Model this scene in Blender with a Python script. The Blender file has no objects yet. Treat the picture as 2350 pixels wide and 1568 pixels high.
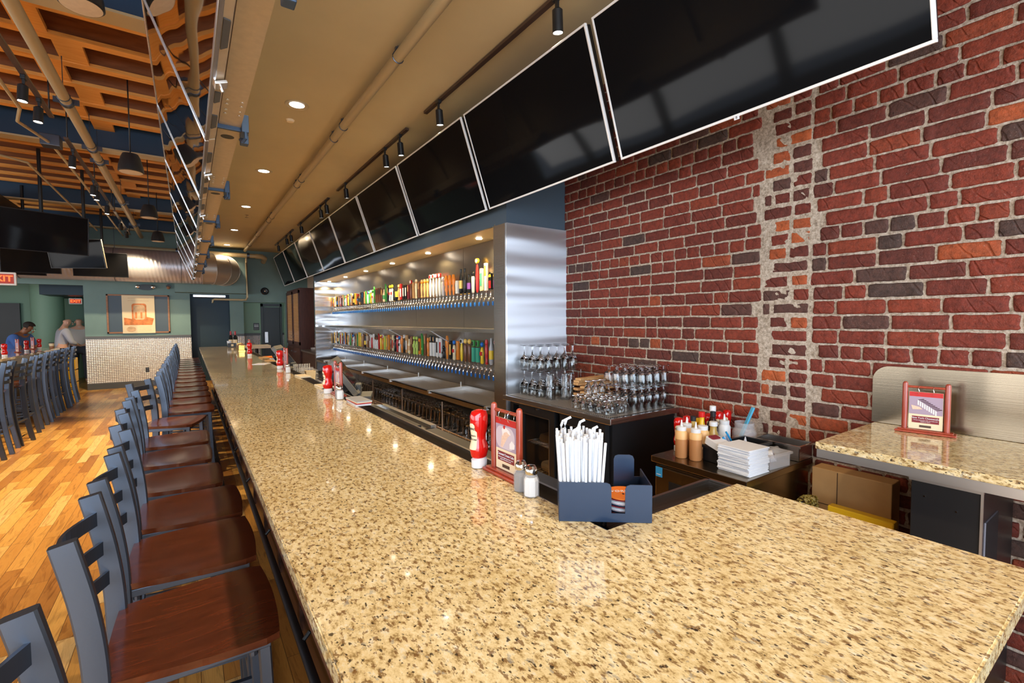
import bpy, bmesh, math, random
from mathutils import Vector, Matrix, Euler, noise as mnoise
R = random.Random(7)
PI = math.pi
sc = bpy.context.scene
COL = sc.collection
# ------------------------------------------------------------ camera
cam = bpy.data.cameras.new('camera'); camo = bpy.data.objects.new('camera', cam); COL.objects.link(camo)
_f, _y, _p, _r = 1071.5, .60558, .04513, -.0053
fw = Vector((math.sin(_y)*math.cos(_p), math.cos(_y)*math.cos(_p), -math.sin(_p)))
rt = Vector((math.cos(_y), -math.sin(_y), 0)); up = rt.cross(fw)
rt2 = rt*math.cos(_r)+up*math.sin(_r); up2 = -rt*math.sin(_r)+up*math.cos(_r)
m3 = Matrix((rt2, up2, -fw)).transposed()
camo.matrix_world = Matrix.Translation((0, 0, 1.57)) @ m3.to_4x4()
cam.sensor_width = 36; cam.lens = _f/2350*36; cam.clip_start = .02; cam.clip_end = 100
sc.camera = camo
# ------------------------------------------------------------ world, daylight, exposure
w = bpy.data.worlds.new('world'); sc.world = w; w.use_nodes = True
w.node_tree.nodes['Background'].inputs[0].default_value = (.62, .78, 1, 1)
w.node_tree.nodes['Background'].inputs[1].default_value = 1.0
vs = sc.view_settings
vs.view_transform = 'Standard'; vs.look = 'None'; vs.gamma = 1; vs.use_curve_mapping = False; vs.exposure = 0.7
def area(name, loc, rot, sx, sy, e, col):
    l = bpy.data.lights.new(name, 'AREA'); l.shape = 'RECTANGLE'; l.size = sx; l.size_y = sy; l.energy = e; l.color = col
    o = bpy.data.objects.new(name, l); o.location = loc; o.rotation_euler = rot; COL.objects.link(o); return o
# daylight arriving through the storefront windows behind the camera and along the dining side
area('daylight_front', (-1.4, -3.2, 1.75), (math.radians(62), 0, 0), 7.6, 2.3, 300, (.74, .86, 1))
area('daylight_side', (-7.15, 5.5, 1.75), (math.radians(65), 0, math.radians(-90)), 15, 2.2, 270, (1, .94, .86))
def spot(name, loc, target, e, size, blend=.6, col=(1, .80, .52), r=.04):
    l = bpy.data.lights.new(name, 'SPOT'); l.energy = e; l.spot_size = math.radians(size); l.spot_blend = blend; l.color = col; l.shadow_soft_size = r
    o = bpy.data.objects.new(name, l); o.location = loc
    o.rotation_euler = (Vector(target)-Vector(loc)).to_track_quat('-Z', 'Y').to_euler(); COL.objects.link(o); return o
# ------------------------------------------------------------ materials
MAT = {}
def nt(name):
    m = bpy.data.materials.new(name); m.use_nodes = True; MAT[name] = m
    n = m.node_tree; return m, n, n.nodes['Principled BSDF']
def mat(name, col, rough=.5, metal=0, spec=.5, trans=0, ior=1.45, emit=None, es=0, coat=0, nz=0, nscale=30, bump=0, bscale=60, alpha=1):
    if name in MAT: return MAT[name]
    m, n, b = nt(name)
    b.inputs['Base Color'].default_value = (*col, 1); b.inputs['Roughness'].default_value = rough
    b.inputs['Metallic'].default_value = metal; b.inputs['Specular IOR Level'].default_value = spec
    b.inputs['Transmission Weight'].default_value = trans; b.inputs['IOR'].default_value = ior
    b.inputs['Coat Weight'].default_value = coat; b.inputs['Alpha'].default_value = alpha
    if emit: b.inputs['Emission Color'].default_value = (*emit, 1); b.inputs['Emission Strength'].default_value = es
    if nz:
        r = ramp(n, noise(n, coords(n), nscale), [(0.3, tuple(c*(1-nz) for c in col)), (.7, tuple(min(1, c*(1+nz)) for c in col))])
        n.links.new(r, b.inputs['Base Color'])
    if bump: addbump(n, b, noise(n, coords(n), bscale), bump, .002)
    return m
def coords(n, scale=(1, 1, 1), rot=(0, 0, 0), kind='Object', loc=(0, 0, 0)):
    t = n.nodes.new('ShaderNodeTexCoord'); m = n.nodes.new('ShaderNodeMapping')
    m.inputs['Scale'].default_value = scale; m.inputs['Rotation'].default_value = rot; m.inputs['Location'].default_value = loc
    n.links.new(t.outputs[kind], m.inputs[0]); return m.outputs[0]
def noise(n, vec, scale, detail=4, rough=.55, dist=0):
    t = n.nodes.new('ShaderNodeTexNoise'); t.inputs['Scale'].default_value = scale; t.inputs['Detail'].default_value = detail
    t.inputs['Roughness'].default_value = rough; t.inputs['Distortion'].default_value = dist
    n.links.new(vec, t.inputs['Vector']); return t.outputs['Fac']
def ramp(n, fac, stops, const=False):
    t = n.nodes.new('ShaderNodeValToRGB'); e = t.color_ramp.elements
    if const: t.color_ramp.interpolation = 'CONSTANT'
    while len(e) < len(stops): e.new(.5)
    for k, (p, c) in enumerate(stops):
        e[k].position = p; e[k].color = (*c, 1) if len(c) == 3 else c
    n.links.new(fac, t.inputs[0]); return t.outputs[0]
def mix(n, fac, a, b, mode='MIX'):
    t = n.nodes.new('ShaderNodeMix'); t.data_type = 'RGBA'; t.blend_type = mode
    for s, i in ((fac, 0), (a, 6), (b, 7)):
        if isinstance(s, (int, float)): t.inputs[i].default_value = s
        elif isinstance(s, tuple): t.inputs[i].default_value = (*s, 1)
        else: n.links.new(s, t.inputs[i])
    return t.outputs[2]
def math_(n, op, a, b=0):
    t = n.nodes.new('ShaderNodeMath'); t.operation = op
    for k, s in ((0, a), (1, b)):
        if isinstance(s, (int, float)): t.inputs[k].default_value = s
        else: n.links.new(s, t.inputs[k])
    return t.outputs[0]
def addbump(n, b, h, strength, dist=.01):
    t = n.nodes.new('ShaderNodeBump'); t.inputs['Strength'].default_value = strength; t.inputs['Distance'].default_value = dist
    n.links.new(h, t.inputs['Height']); n.links.new(t.outputs[0], b.inputs['Normal']); return t
# granite
m, n, b = nt('granite')
v = coords(n, (1, .6, 1), (0, 0, .25))
base = ramp(n, noise(n, v, 72, 5, .72), [(.30, (.20, .12, .045)), (.40, (.50, .36, .16)), (.47, (.76, .60, .32)), (.56, (.86, .72, .42)), (.68, (.86, .81, .66))])
big = ramp(n, noise(n, coords(n, (1, .7, 1), (0, 0, .3)), 9, 3, .5), [(.35, (.90, .86, .78)), (.6, (1.0, 1.0, 1.0))])
base = mix(n, 1, base, big, 'MULTIPLY')
brn = ramp(n, noise(n, coords(n, (1, .5, 1), (0, 0, .3), loc=(5, 2, 0)), 100, 3, .6), [(.56, (0, 0, 0)), (.61, (1, 1, 1))])
c1 = mix(n, math_(n, 'MULTIPLY', brn, .8), base, (.17, .075, .02))
gry = ramp(n, noise(n, coords(n, (1, .6, 1), (0, 0, .3), loc=(3, 1, 0)), 75, 3, .6), [(.62, (0, 0, 0)), (.67, (1, 1, 1))])
c2 = mix(n, math_(n, 'MULTIPLY', gry, .6), c1, (.34, .32, .27))
blk = ramp(n, noise(n, coords(n, (1, .6, 1), (0, 0, .4), loc=(9, 4, 0)), 130, 2, .5), [(.63, (0, 0, 0)), (.68, (1, 1, 1))])
c3 = mix(n, math_(n, 'MULTIPLY', blk, .9), c2, (.03, .018, .012))
n.links.new(c3, b.inputs['Base Color']); b.inputs['Roughness'].default_value = .09; b.inputs['Coat Weight'].default_value = .3; b.inputs['Coat Roughness'].default_value = .03
# wood floor: narrow boards running along the bar
m, n, b = nt('floor_wood')
v = coords(n, (1, 1, 1), (0, 0, PI/2))
br = n.nodes.new('ShaderNodeTexBrick'); br.offset = .37; br.offset_frequency = 3; br.squash = 1
for k, val in (('Scale', 1), ('Mortar Size', .0012), ('Brick Width', .78), ('Row Height', .083), ('Bias', 0), ('Mortar Smooth', 0)): br.inputs[k].default_value = val
br.inputs['Color1'].default_value = (0, 0, 0, 1); br.inputs['Color2'].default_value = (1, 1, 1, 1); br.inputs['Mortar'].default_value = (.5, .5, .5, 1)
n.links.new(v, br.inputs['Vector'])
pl = ramp(n, br.outputs['Color'], [(0, (.42, .17, .035)), (.3, (.60, .27, .055)), (.6, (.72, .36, .08)), (.85, (.80, .44, .11)), (1, (.90, .60, .24))])
sx = n.nodes.new('ShaderNodeVectorMath'); sx.operation = 'MULTIPLY_ADD'; sx.inputs[1].default_value = (7, 7, 7)
n.links.new(br.outputs['Color'], sx.inputs[0]); n.links.new(coords(n, (9, 1.1, 1)), sx.inputs[2])
gr = ramp(n, noise(n, sx.outputs[0], 2.6, 5, .6, 1.6), [(.35, (.50, .40, .34)), (.5, (1, 1, 1)), (.62, (.88, .80, .72)), (.75, (1, 1, 1))])
c = mix(n, .75, pl, gr, 'MULTIPLY')
c = mix(n, br.outputs['Fac'], c, (.12, .05, .015))
n.links.new(c, b.inputs['Base Color']); b.inputs['Roughness'].default_value = .28
# bright framing lumber
m, n, b = nt('lumber')
g = ramp(n, noise(n, coords(n, (1.2, 14, 14)), 2.2, 4, .6, 1.2), [(.3, (.74, .29, .045)), (.5, (.84, .37, .075)), (.68, (.88, .44, .11))])
n.links.new(g, b.inputs['Base Color']); b.inputs['Roughness'].default_value = .6
# dark stained seat wood, reddish wood, dark cabinet wood, light board wood
def woodmat(name, a, c, rough, sc_=(2, 30, 30), coat=0):
    m, n, b = nt(name)
    g = ramp(n, noise(n, coords(n, sc_), 1.6, 5, .65, 1.0), [(.32, a), (.66, c)])
    n.links.new(g, b.inputs['Base Color']); b.inputs['Roughness'].default_value = rough; b.inputs['Coat Weight'].default_value = coat; b.inputs['Coat Roughness'].default_value = .12
woodmat('seat_wood', (.068, .015, .005), (.135, .030, .009), .25, (4, 26, 10), .4)
woodmat('bar_wood', (.045, .016, .009), (.10, .038, .018), .3, (20, 1.5, 20), .2)
woodmat('red_wood', (.30, .035, .015), (.42, .06, .022), .28, (30, 30, 3), .3)
woodmat('cabinet_wood', (.045, .014, .010), (.085, .026, .018), .4, (20, 20, 2))
woodmat('light_wood', (.60, .32, .12), (.78, .48, .22), .5, (20, 3, 20))
woodmat('shaded_lumber', (.22, .07, .018), (.36, .12, .034), .6, (1.2, 10, 10))  # darker brown puts the shade on joist sides and deck into the colour
woodmat('frame_wood', (.24, .10, .045), (.36, .17, .08), .5)
# metals
def steel(name, col, rough, wav=(1, 1, 1), ws=1.5, wstr=.12, brush=(2, 2, 300), bs=.05):
    m, n, b = nt(name)
    b.inputs['Base Color'].default_value = (*col, 1); b.inputs['Metallic'].default_value = 1; b.inputs['Roughness'].default_value = rough
    h = math_(n, 'ADD', math_(n, 'MULTIPLY', noise(n, coords(n, wav), ws, 1, .4), 1.0), math_(n, 'MULTIPLY', noise(n, coords(n, brush), 1, 2), bs))
    addbump(n, b, h, wstr, .15)
steel('stainless', (.62, .60, .58), .23)
steel('stainless_panel', (.62, .63, .66), .20, (.4, .4, 3.4), 1.6, .35, (300, 2, 2), .004)
steel('stainless_dark', (.33, .31, .29), .30); steel('tap_wall_steel', (.46, .39, .29), .24, (.5, .5, .5), 1.5, .2, (2, 2, 200), .003)
steel('backsplash_steel', (.34, .285, .21), .24, (.3, 2.2, .3), 1.2, .25, (2, 2, 260), .003)
mat('chrome', (.80, .78, .75), .12, 1); mat('brushed_trim', (.72, .72, .73), .25, 1)
mat('aluminium', (.80, .79, .77), .35, 1)
m, n, b = nt('stool_metal')
b.inputs['Base Color'].default_value = (.11, .132, .17, 1); b.inputs['Metallic'].default_value = .8; b.inputs['Roughness'].default_value = .33
addbump(n, b, noise(n, coords(n), 180, 2), .05, .002)
m, n, b = nt('duct_metal')
wv = n.nodes.new('ShaderNodeTexWave'); wv.inputs['Scale'].default_value = 4.5; wv.bands_direction = 'X'; wv.inputs['Distortion'].default_value = .25
n.links.new(coords(n, rot=(0, .15, 0)), wv.inputs['Vector'])
b.inputs['Base Color'].default_value = (.62, .60, .64, 1); b.inputs['Metallic'].default_value = .65; b.inputs['Roughness'].default_value = .42
addbump(n, b, wv.outputs['Fac'], .35, .012)
mat('duct_plain', (.60, .56, .50), .42, .65)
m, n, b = nt('diamond_plate')
v = coords(n, (1, 1, 1))
sep = n.nodes.new('ShaderNodeSeparateXYZ'); n.links.new(v, sep.inputs[0])
a1 = math_(n, 'SINE', math_(n, 'MULTIPLY', math_(n, 'ADD', sep.outputs[0], sep.outputs[2]), 78)); a2 = math_(n, 'SINE', math_(n, 'MULTIPLY', math_(n, 'SUBTRACT', sep.outputs[0], sep.outputs[2]), 78))
hh = math_(n, 'MULTIPLY', a1, a2)
n.links.new(ramp(n, hh, [(.05, (.58, .59, .64)), (.5, (.98, .98, 1))]), b.inputs['Base Color']); b.inputs['Metallic'].default_value = .55; b.inputs['Roughness'].default_value = .33
addbump(n, b, hh, .6, .012)
m, n, b = nt('perforated_mat')
vz = coords(n, (60, 60, 60)); ck = n.nodes.new('ShaderNodeTexVoronoi'); ck.inputs['Randomness'].default_value = 0; n.links.new(vz, ck.inputs['Vector']); ck.inputs['Scale'].default_value = 1
n.links.new(ramp(n, ck.outputs['Distance'], [(.30, (.05, .045, .04)), (.36, (.45, .41, .36))]), b.inputs['Base Color']); b.inputs['Metallic'].default_value = .7; b.inputs['Roughness'].default_value = .4
m, n, b = nt('panel_brushed')
b.inputs['Base Color'].default_value = (.66, .68, .72, 1); b.inputs['Metallic'].default_value = 1; b.inputs['Roughness'].default_value = .36; b.inputs['Anisotropic'].default_value = .93
tg = n.nodes.new('ShaderNodeTangent'); tg.direction_type = 'RADIAL'; tg.axis = 'Z'; n.links.new(tg.outputs[0], b.inputs['Tangent']); b.inputs['Anisotropic Rotation'].default_value = 0
addbump(n, b, noise(n, coords(n, (.25, .25, 3.0)), 1.6, 1), .25, .12)
# glossy screens
def screen(name, col, rough, ior, wav, metal=0):
    m, n, b = nt(name); b.inputs['Base Color'].default_value = (*col, 1); b.inputs['Roughness'].default_value = rough; b.inputs['IOR'].default_value = ior; b.inputs['Metallic'].default_value = metal
    addbump(n, b, noise(n, coords(n, (1, 1, 1)), 2.2, 0, .3), wav, .1)
screen('screen_glass', (.006, .006, .007), .06, 1.2, .03)
screen('screen_mirror', (.42, .40, .40), .02, 1.8, .05, 1)
mat('tv_black', (.012, .012, .014), .3); mat('tv_back', (.60, .50, .36), .45, .3, nz=.06)
mat('silver_bezel', (.72, .73, .76), .22, .9); mat('white_bezel', (.86, .86, .86), .35)
mat('bracket_blue', (.06, .10, .17), .45, .4)
# paints
mat('teal_paint', (.165, .26, .245), .55, nz=.05, nscale=3); mat('teal_light', (.26, .42, .30), .55)
mat('navy_paint', (.018, .042, .065), .5); mat('beam_navy', (.022, .05, .095), .45)
mat('blue_grey_paint', (.065, .095, .125), .45)
mat('ceiling_tan', (.57, .465, .265), .6, nz=.04, nscale=2); mat('pipe_tan', (.50, .40, .23), .42, .15)
mat('niche_top', (.62, .50, .28), .4, .3)
mat('black_metal', (.014, .014, .015), .38); mat('black_plastic', (.016, .017, .02), .35); mat('rubber', (.025, .022, .02), .5)
mat('slate_plastic', (.015, .03, .062), .3); mat('grey_plastic', (.09, .095, .10), .4)
mat('lamp_glow', (1, 1, 1), .5, emit=(1, .93, .80), es=14); mat('can_glow', (1, 1, 1), .5, emit=(1, .95, .9), es=9)
mat('white_paper', (.82, .84, .88), .7); mat('white_plastic', (.80, .80, .80), .35); mat('cream_paper', (.86, .70, .46), .7)
mat('ketchup_red', (.62, .008, .006), .12, coat=.5); mat('bright_red', (.65, .02, .015), .3)
mat('yellow_plastic', (.85, .50, .015), .35); mat('mustard', (.85, .52, .02), .25); mat('cardboard', (.52, .31, .13), .75, nz=.1, nscale=6)
mat('sauce_amber', (.55, .24, .09), .3); mat('sauce_top', (.85, .50, .20), .4); mat('dark_bottle', (.035, .012, .008), .1)
mat('wine_glass', (.01, .014, .016), .08); mat('wine_foil', (.42, .02, .03), .35); mat('tap_blue', (.015, .17, .62), .35)
mat('gold', (.85, .55, .14), .22, 1); mat('bottle_amber', (.55, .36, .10), .2)
mat('exit_red', (.9, .05, .01), .5, emit=(1, .10, .02), es=1.6); mat('exit_white', (.75, .72, .66), .5)
mat('neon_red', (.9, .02, .02), .5, emit=(1, .02, .01), es=2.2)
mat('salt_white', (.80, .80, .78), .8); mat('pepper_grey', (.12, .09, .06), .9)
mat('energy_blue', (.04, .35, .70), .5)
m, n, b = nt('clear_glass')
b.inputs['Base Color'].default_value = (.97, .98, .98, 1); b.inputs['Roughness'].default_value = 0; b.inputs['Transmission Weight'].default_value = 1; b.inputs['IOR'].default_value = 1.45
m, n, b = nt('clear_plastic')
b.inputs['Base Color'].default_value = (.88, .88, .90, 1); b.inputs['Roughness'].default_value = .12; b.inputs['Alpha'].default_value = .26
m, n, b = nt('smoked_glass')
b.inputs['Base Color'].default_value = (.02, .02, .02, 1); b.inputs['Roughness'].default_value = .03; b.inputs['Alpha'].default_value = .35; b.inputs['IOR'].default_value = 1.6
# brick: colour of each brick is stored on the brick
m, n, b = nt('brick')
at = n.nodes.new('ShaderNodeAttribute'); at.attribute_name = 'tone'
bc = ramp(n, at.outputs['Fac'], [(0, (.075, .046, .038)), (.12, (.10, .046, .036)), (.2, (.125, .030, .021)), (.45, (.18, .034, .021)), (.7, (.22, .040, .022)), (.86, (.24, .046, .022)), (1, (.50, .12, .035))])
vv = coords(n)
bc = mix(n, .8, bc, ramp(n, noise(n, vv, 38, 5, .7), [(.3, (.45, .42, .42)), (.5, (1, 1, 1)), (.72, (1.5, 1.3, 1.25))]), 'MULTIPLY')
sp = ramp(n, noise(n, vv, 160, 2, .6), [(.66, (0, 0, 0)), (.74, (1, 1, 1))])
bc = mix(n, math_(n, 'MULTIPLY', sp, .35), bc, (.45, .30, .24))
n.links.new(bc, b.inputs['Base Color']); b.inputs['Roughness'].default_value = .62; b.inputs['Specular IOR Level'].default_value = .3
wv = n.nodes.new('ShaderNodeTexWave'); wv.inputs['Scale'].default_value = 6; wv.bands_direction = 'Y'; wv.inputs['Distortion'].default_value = 5; wv.inputs['Detail Scale'].default_value = 1.2
n.links.new(coords(n, (1, 1, .8), rot=(math.radians(40), 0, 0)), wv.inputs['Vector'])
gv = ramp(n, wv.outputs['Fac'], [(.0, (0, 0, 0)), (.12, (1, 1, 1))])
h = math_(n, 'ADD', math_(n, 'MULTIPLY', math_(n, 'MULTIPLY', gv, ramp(n, noise(n, vv, 5, 1), [(.46, (0, 0, 0)), (.58, (1, 1, 1))])), .85), noise(n, vv, 90, 4, .7))
addbump(n, b, h, .9, .006)
m, n, b = nt('mortar')
mc = ramp(n, noise(n, coords(n), 60, 5, .7), [(.3, (.26, .19, .13)), (.45, (.50, .39, .29)), (.62, (.76, .64, .52))])
n.links.new(mc, b.inputs['Base Color']); b.inputs['Roughness'].default_value = .9
addbump(n, b, noise(n, coords(n), 110, 4, .8), .9, .01)
# ------------------------------------------------------------ mesh helpers
class B:
    def __init__(s): s.bm = bmesh.new()
    def box(s, x0, x1, y0, y1, z0, z1, bev=0, rot=None, piv=None):
        g = bmesh.ops.create_cube(s.bm, size=1)['verts']
        bmesh.ops.scale(s.bm, vec=(x1-x0, y1-y0, z1-z0), verts=g)
        if bev:
            es = list({e for v in g for e in v.link_edges})
            r = bmesh.ops.bevel(s.bm, geom=es, offset=bev, segments=2, affect='EDGES', profile=.5)
            g = list({v for f in r['faces'] for v in f.verts} | {v for v in g if v.is_valid})
        c = Vector(((x0+x1)/2, (y0+y1)/2, (z0+z1)/2))
        bmesh.ops.translate(s.bm, vec=c, verts=g)
        if rot is not None:
            p = Vector(piv) if piv is not None else c
            bmesh.ops.rotate(s.bm, cent=p, matrix=rot if isinstance(rot, Matrix) else Euler(rot).to_matrix(), verts=g)
        return s
    def bar(s, p0, p1, w, h, roll=0, bev=0):
        p0 = Vector(p0); p1 = Vector(p1); d = p1-p0; L = d.length
        q = d.to_track_quat('Z', 'Y').to_matrix() @ Matrix.Rotation(roll, 3, 'Z')
        n0 = len(s.bm.verts)
        g = bmesh.ops.create_cube(s.bm, size=1)['verts']
        bmesh.ops.scale(s.bm, vec=(w, h, L), verts=g)
        if bev:
            es = list({e for v in g for e in v.link_edges})
            r = bmesh.ops.bevel(s.bm, geom=es, offset=bev, segments=1, affect='EDGES')
            g = list({v for f in r['faces'] for v in f.verts} | {v for v in g if v.is_valid})
        bmesh.ops.transform(s.bm, matrix=Matrix.Translation((p0+p1)/2) @ q.to_4x4(), verts=g)
        return s
    def ring(s, c, r, seg, ax=None):
        out = []
        for k in range(seg):
            a = 2*PI*k/seg; v = Vector((r*math.cos(a), r*math.sin(a), 0))
            if ax is not None: v = ax @ v
            out.append(s.bm.verts.new(Vector(c)+v))
        return out
    def skin(s, rings, cap0=True, cap1=True, smooth=True):
        for a, b in zip(rings, rings[1:]):
            for k in range(len(a)):
                f = s.bm.faces.new((a[k], a[(k+1) % len(a)], b[(k+1) % len(a)], b[k])); f.smooth = smooth
        if cap0: s.bm.faces.new(rings[0][::-1])
        if cap1: s.bm.faces.new(rings[-1])
        return s
    def cyl(s, p0, p1, r0, r1=None, seg=16, caps=True):
        r1 = r0 if r1 is None else r1
        p0 = Vector(p0); p1 = Vector(p1); q = (p1-p0).to_track_quat('Z', 'Y').to_matrix()
        return s.skin([s.ring(p0, r0, seg, q), s.ring(p1, r1, seg, q)], caps, caps)
    def lathe(s, prof, c=(0, 0, 0), seg=20, ax=None, cap0=True, cap1=True, sx=1, sy=1):
        rs = []
        for r, z in prof:
            v = Vector((0, 0, z))
            ring = []
            for k in range(seg):
                a = 2*PI*k/seg; p = Vector((max(r, 1e-4)*math.cos(a)*sx, max(r, 1e-4)*math.sin(a)*sy, z))
                if ax is not None: p = ax @ p
                ring.append(s.bm.verts.new(Vector(c)+p))
            rs.append(ring)
        return s.skin(rs, cap0, cap1)
    def tube(s, pts, r, seg=10, closed=False):
        pts = [Vector(p) for p in pts]; rs = []
        N = len(pts)
        for i, p in enumerate(pts):
            a = pts[i-1] if (i or closed) else p; b2 = pts[(i+1) % N] if (i < N-1 or closed) else p
            q = (b2-a).to_track_quat('Z', 'Y').to_matrix()
            rs.append(s.ring(p, r[i] if isinstance(r, (list, tuple)) else r, seg, q))
        if closed: rs.append(rs[0]); return s.skin(rs, False, False)
        return s.skin(rs)
    def prism(s, poly, a0, a1, ax='z', smooth=False):
        # polygon in a plane, extruded along ax
        def P(u, v, t): return {'z': (u, v, t), 'y': (u, t, v), 'x': (t, u, v)}[ax]
        A = [s.bm.verts.new(P(u, v, a0)) for u, v in poly]; Bv = [s.bm.verts.new(P(u, v, a1)) for u, v in poly]
        n = len(poly)
        for k in range(n):
            f = s.bm.faces.new((A[k], A[(k+1) % n], Bv[(k+1) % n], Bv[k])); f.smooth = smooth
        s.bm.faces.new(A[::-1]); s.bm.faces.new(Bv); return s
    def ball(s, c, r, sc_=(1, 1, 1), seg=16, rings=10):
        g = bmesh.ops.create_uvsphere(s.bm, u_segments=seg, v_segments=rings, radius=r)['verts']
        for v in g:
            v.co = Vector((v.co.x*sc_[0], v.co.y*sc_[1], v.co.z*sc_[2]))+Vector(c)
            for f in v.link_faces: f.smooth = True
        return s
    def quad(s, a, b, c, d):
        s.bm.faces.new([s.bm.verts.new(p) for p in (a, b, c, d)]); return s
    def move(s, M_):
        bmesh.ops.transform(s.bm, matrix=M_, verts=s.bm.verts); return s
    def mesh(s, name):
        bm = s.bm; bmesh.ops.recalc_face_normals(bm, faces=bm.faces)
        for e in bm.edges:
            if len(e.link_faces) == 2 and e.calc_face_angle(0) > math.radians(38): e.smooth = False
        me = bpy.data.meshes.new(name); bm.to_mesh(me); bm.free(); return me
def rrect(x0, x1, y0, y1, r, n=5, which=(1, 1, 1, 1)):
    pts = []
    for (cx, cy, a, ok) in ((x1-r, y0+r, -90, which[0]), (x1-r, y1-r, 0, which[1]), (x0+r, y1-r, 90, which[2]), (x0+r, y0+r, 180, which[3])):
        if ok:
            for k in range(n+1):
                t = math.radians(a+90*k/n); pts.append((cx+r*math.cos(t), cy+r*math.sin(t)))
        else:
            pts.append((cx+(r if a in (-90, 0) else -r), cy+(r if a in (0, 90) else -r)))
    return pts
def obj(name, b, m, parent=None, loc=None, rot=None, label=None):
    me = b if isinstance(b, bpy.types.Mesh) else b.mesh(name)
    if m: me.materials.append(MAT[m] if isinstance(m, str) else m)
    o = bpy.data.objects.new(name, me); COL.objects.link(o)
    if parent: o.parent = parent
    if loc: o.location = loc
    if rot: o.rotation_euler = rot
    if label: o['label'] = label
    return o
def struct(name, b, m, loc=None):
    o = obj(name, b, m, loc=loc); o['kind'] = 'structure'; return o
def tag(o, label, cat, group=None, kind=None):
    o['label'] = label; o['category'] = cat
    if group: o['group'] = group
    if kind: o['kind'] = kind
    return o
def thing(name, label, cat, loc=(0, 0, 0), rz=0, group=None):
    o = bpy.data.objects.new(name, None); COL.objects.link(o); o.location = loc; o.rotation_euler = (0, 0, rz); o.empty_display_size = .05
    return tag(o, label, cat, group)
def dup(root, loc, rz=None, label=None, group=None, scale=None):
    def cp(o, par):
        c = o.copy(); COL.objects.link(c); c.parent = par
        for ch in kids.get(o, ()): cp(ch, c)
        return c
    kids = {}
    def walk(o):
        kids[o] = KIDS(o)
        for ch in kids[o]: walk(ch)
    walk(root); r = cp(root, None); r.location = loc
    if rz is not None: r.rotation_euler = (0, 0, rz)
    if scale: r.scale = scale
    if label: r['label'] = label
    if group: r['group'] = group
    return r
_kc = {}
def KIDS(o):
    if o not in _kc: _kc[o] = list(o.children)
    return _kc[o]
def text(s, size, m, name='lettering', parent=None, mat4=None, ext=.0004, align='CENTER', bold=0, sx=1):
    cu = bpy.data.curves.new(name, 'FONT'); cu.body = s; cu.size = size; cu.align_x = align; cu.align_y = 'CENTER'; cu.extrude = ext; cu.resolution_u = 2; cu.offset = bold
    t = bpy.data.objects.new('t', cu); COL.objects.link(t); bpy.context.view_layer.update()
    me = bpy.data.meshes.new_from_object(t.evaluated_get(bpy.context.evaluated_depsgraph_get()))
    bpy.data.objects.remove(t); me.name = name
    if mat4 is not None: me.transform(mat4 @ Matrix.Diagonal((sx, 1, 1, 1)))
    me.materials.clear()
    return obj(name, me, m, parent)
def face_mat(loc, normal, upv=(0, 0, 1)):
    # matrix placing an XY drawing at loc with its face towards normal
    z = Vector(normal).normalized(); x = Vector(upv).cross(z).normalized(); y = z.cross(x)
    M_ = Matrix((x, y, z)).transposed().to_4x4(); M_.translation = Vector(loc); return M_
NUM = ['nearest', 'second', 'third', 'fourth', 'fifth', 'sixth', 'seventh', 'eighth', 'ninth', 'tenth', 'eleventh', 'twelfth', 'thirteenth', 'fourteenth', 'fifteenth', 'sixteenth', 'seventeenth', 'eighteenth', 'nineteenth', 'twentieth']
TENS = {2: 'twenty', 3: 'thirty', 4: 'forty', 5: 'fifty', 6: 'sixty', 7: 'seventy', 8: 'eighty'}
def ordi(k):
    if k <= 20: return 'first' if k == 1 else NUM[k-1]
    return TENS[k//10]+'-'+('first' if k % 10 == 1 else NUM[k % 10-1]) if k % 10 else TENS[k//10][:-1]+'ieth'

# ------------------------------------------------------------ the room
WX = 2.85          # brick wall plane
EY = 14.5          # end wall plane
b = B().box(-7.2, 3.3, -3.3, 18.5, -.1, 0); struct('floor', b, 'floor_wood')
# brick wall on the right, every brick modelled
bm = bmesh.new(); lay = None
tones = []
CH = .0795
def brick(y0, y1, z0, z1, tone, dep, nx, nz_):
    jit = .0028
    us = [0, .006/(y1-y0)]+[k/nx for k in range(1, nx)]+[1-.006/(y1-y0), 1]
    vs_ = [0, .10]+[k/nz_ for k in range(1, nz_)]+[.90, 1]
    nx = len(us)-1; nz_ = len(vs_)-1; grid = []; tl_ = R.uniform(-.004, .004)
    for i in range(nx+1):
        row = []
        for k in range(nz_+1):
            u = us[i]; v_ = vs_[k]; y = y0+(y1-y0)*u; z = z0+(z1-z0)*v_
            edge = i in (0, nx) or k in (0, nz_); corner = i in (0, nx) and k in (0, nz_)
            nn = mnoise.noise(Vector((y*30, z*30, dep*100)))
            yy = y+(R.uniform(-jit, jit) if edge else 0)+(.003*(1 if i == 0 else -1) if corner else 0)
            zz = z+(R.uniform(-jit, jit)*.7 if edge else 0)+(.003*(1 if k == 0 else -1) if corner else 0)
            x = WX-.0075-dep*.6-.0025*nn-tl_*(u-.5) if not edge else WX-.0045-dep*.3-R.uniform(0, .0015)
            row.append(bm.verts.new((x, yy, zz)))
        grid.append(row)
    for i in range(nx):
        for k in range(nz_):
            f = bm.faces.new((grid[i][k], grid[i][k+1], grid[i+1][k+1], grid[i+1][k])); f.smooth = True; tones.append(tone)
    per = [grid[i][0] for i in range(nx+1)]+[grid[nx][k] for k in range(1, nz_+1)]+[grid[i][nz_] for i in range(nx-1, -1, -1)]+[grid[0][k] for k in range(nz_-1, 0, -1)]
    bk = [bm.verts.new((WX+.01, v.co.y, v.co.z)) for v in per]
    for i in range(len(per)):
        j = (i+1) % len(per)
        bm.faces.new((per[i], per[j], bk[j], bk[i])); tones.append(tone)
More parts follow.
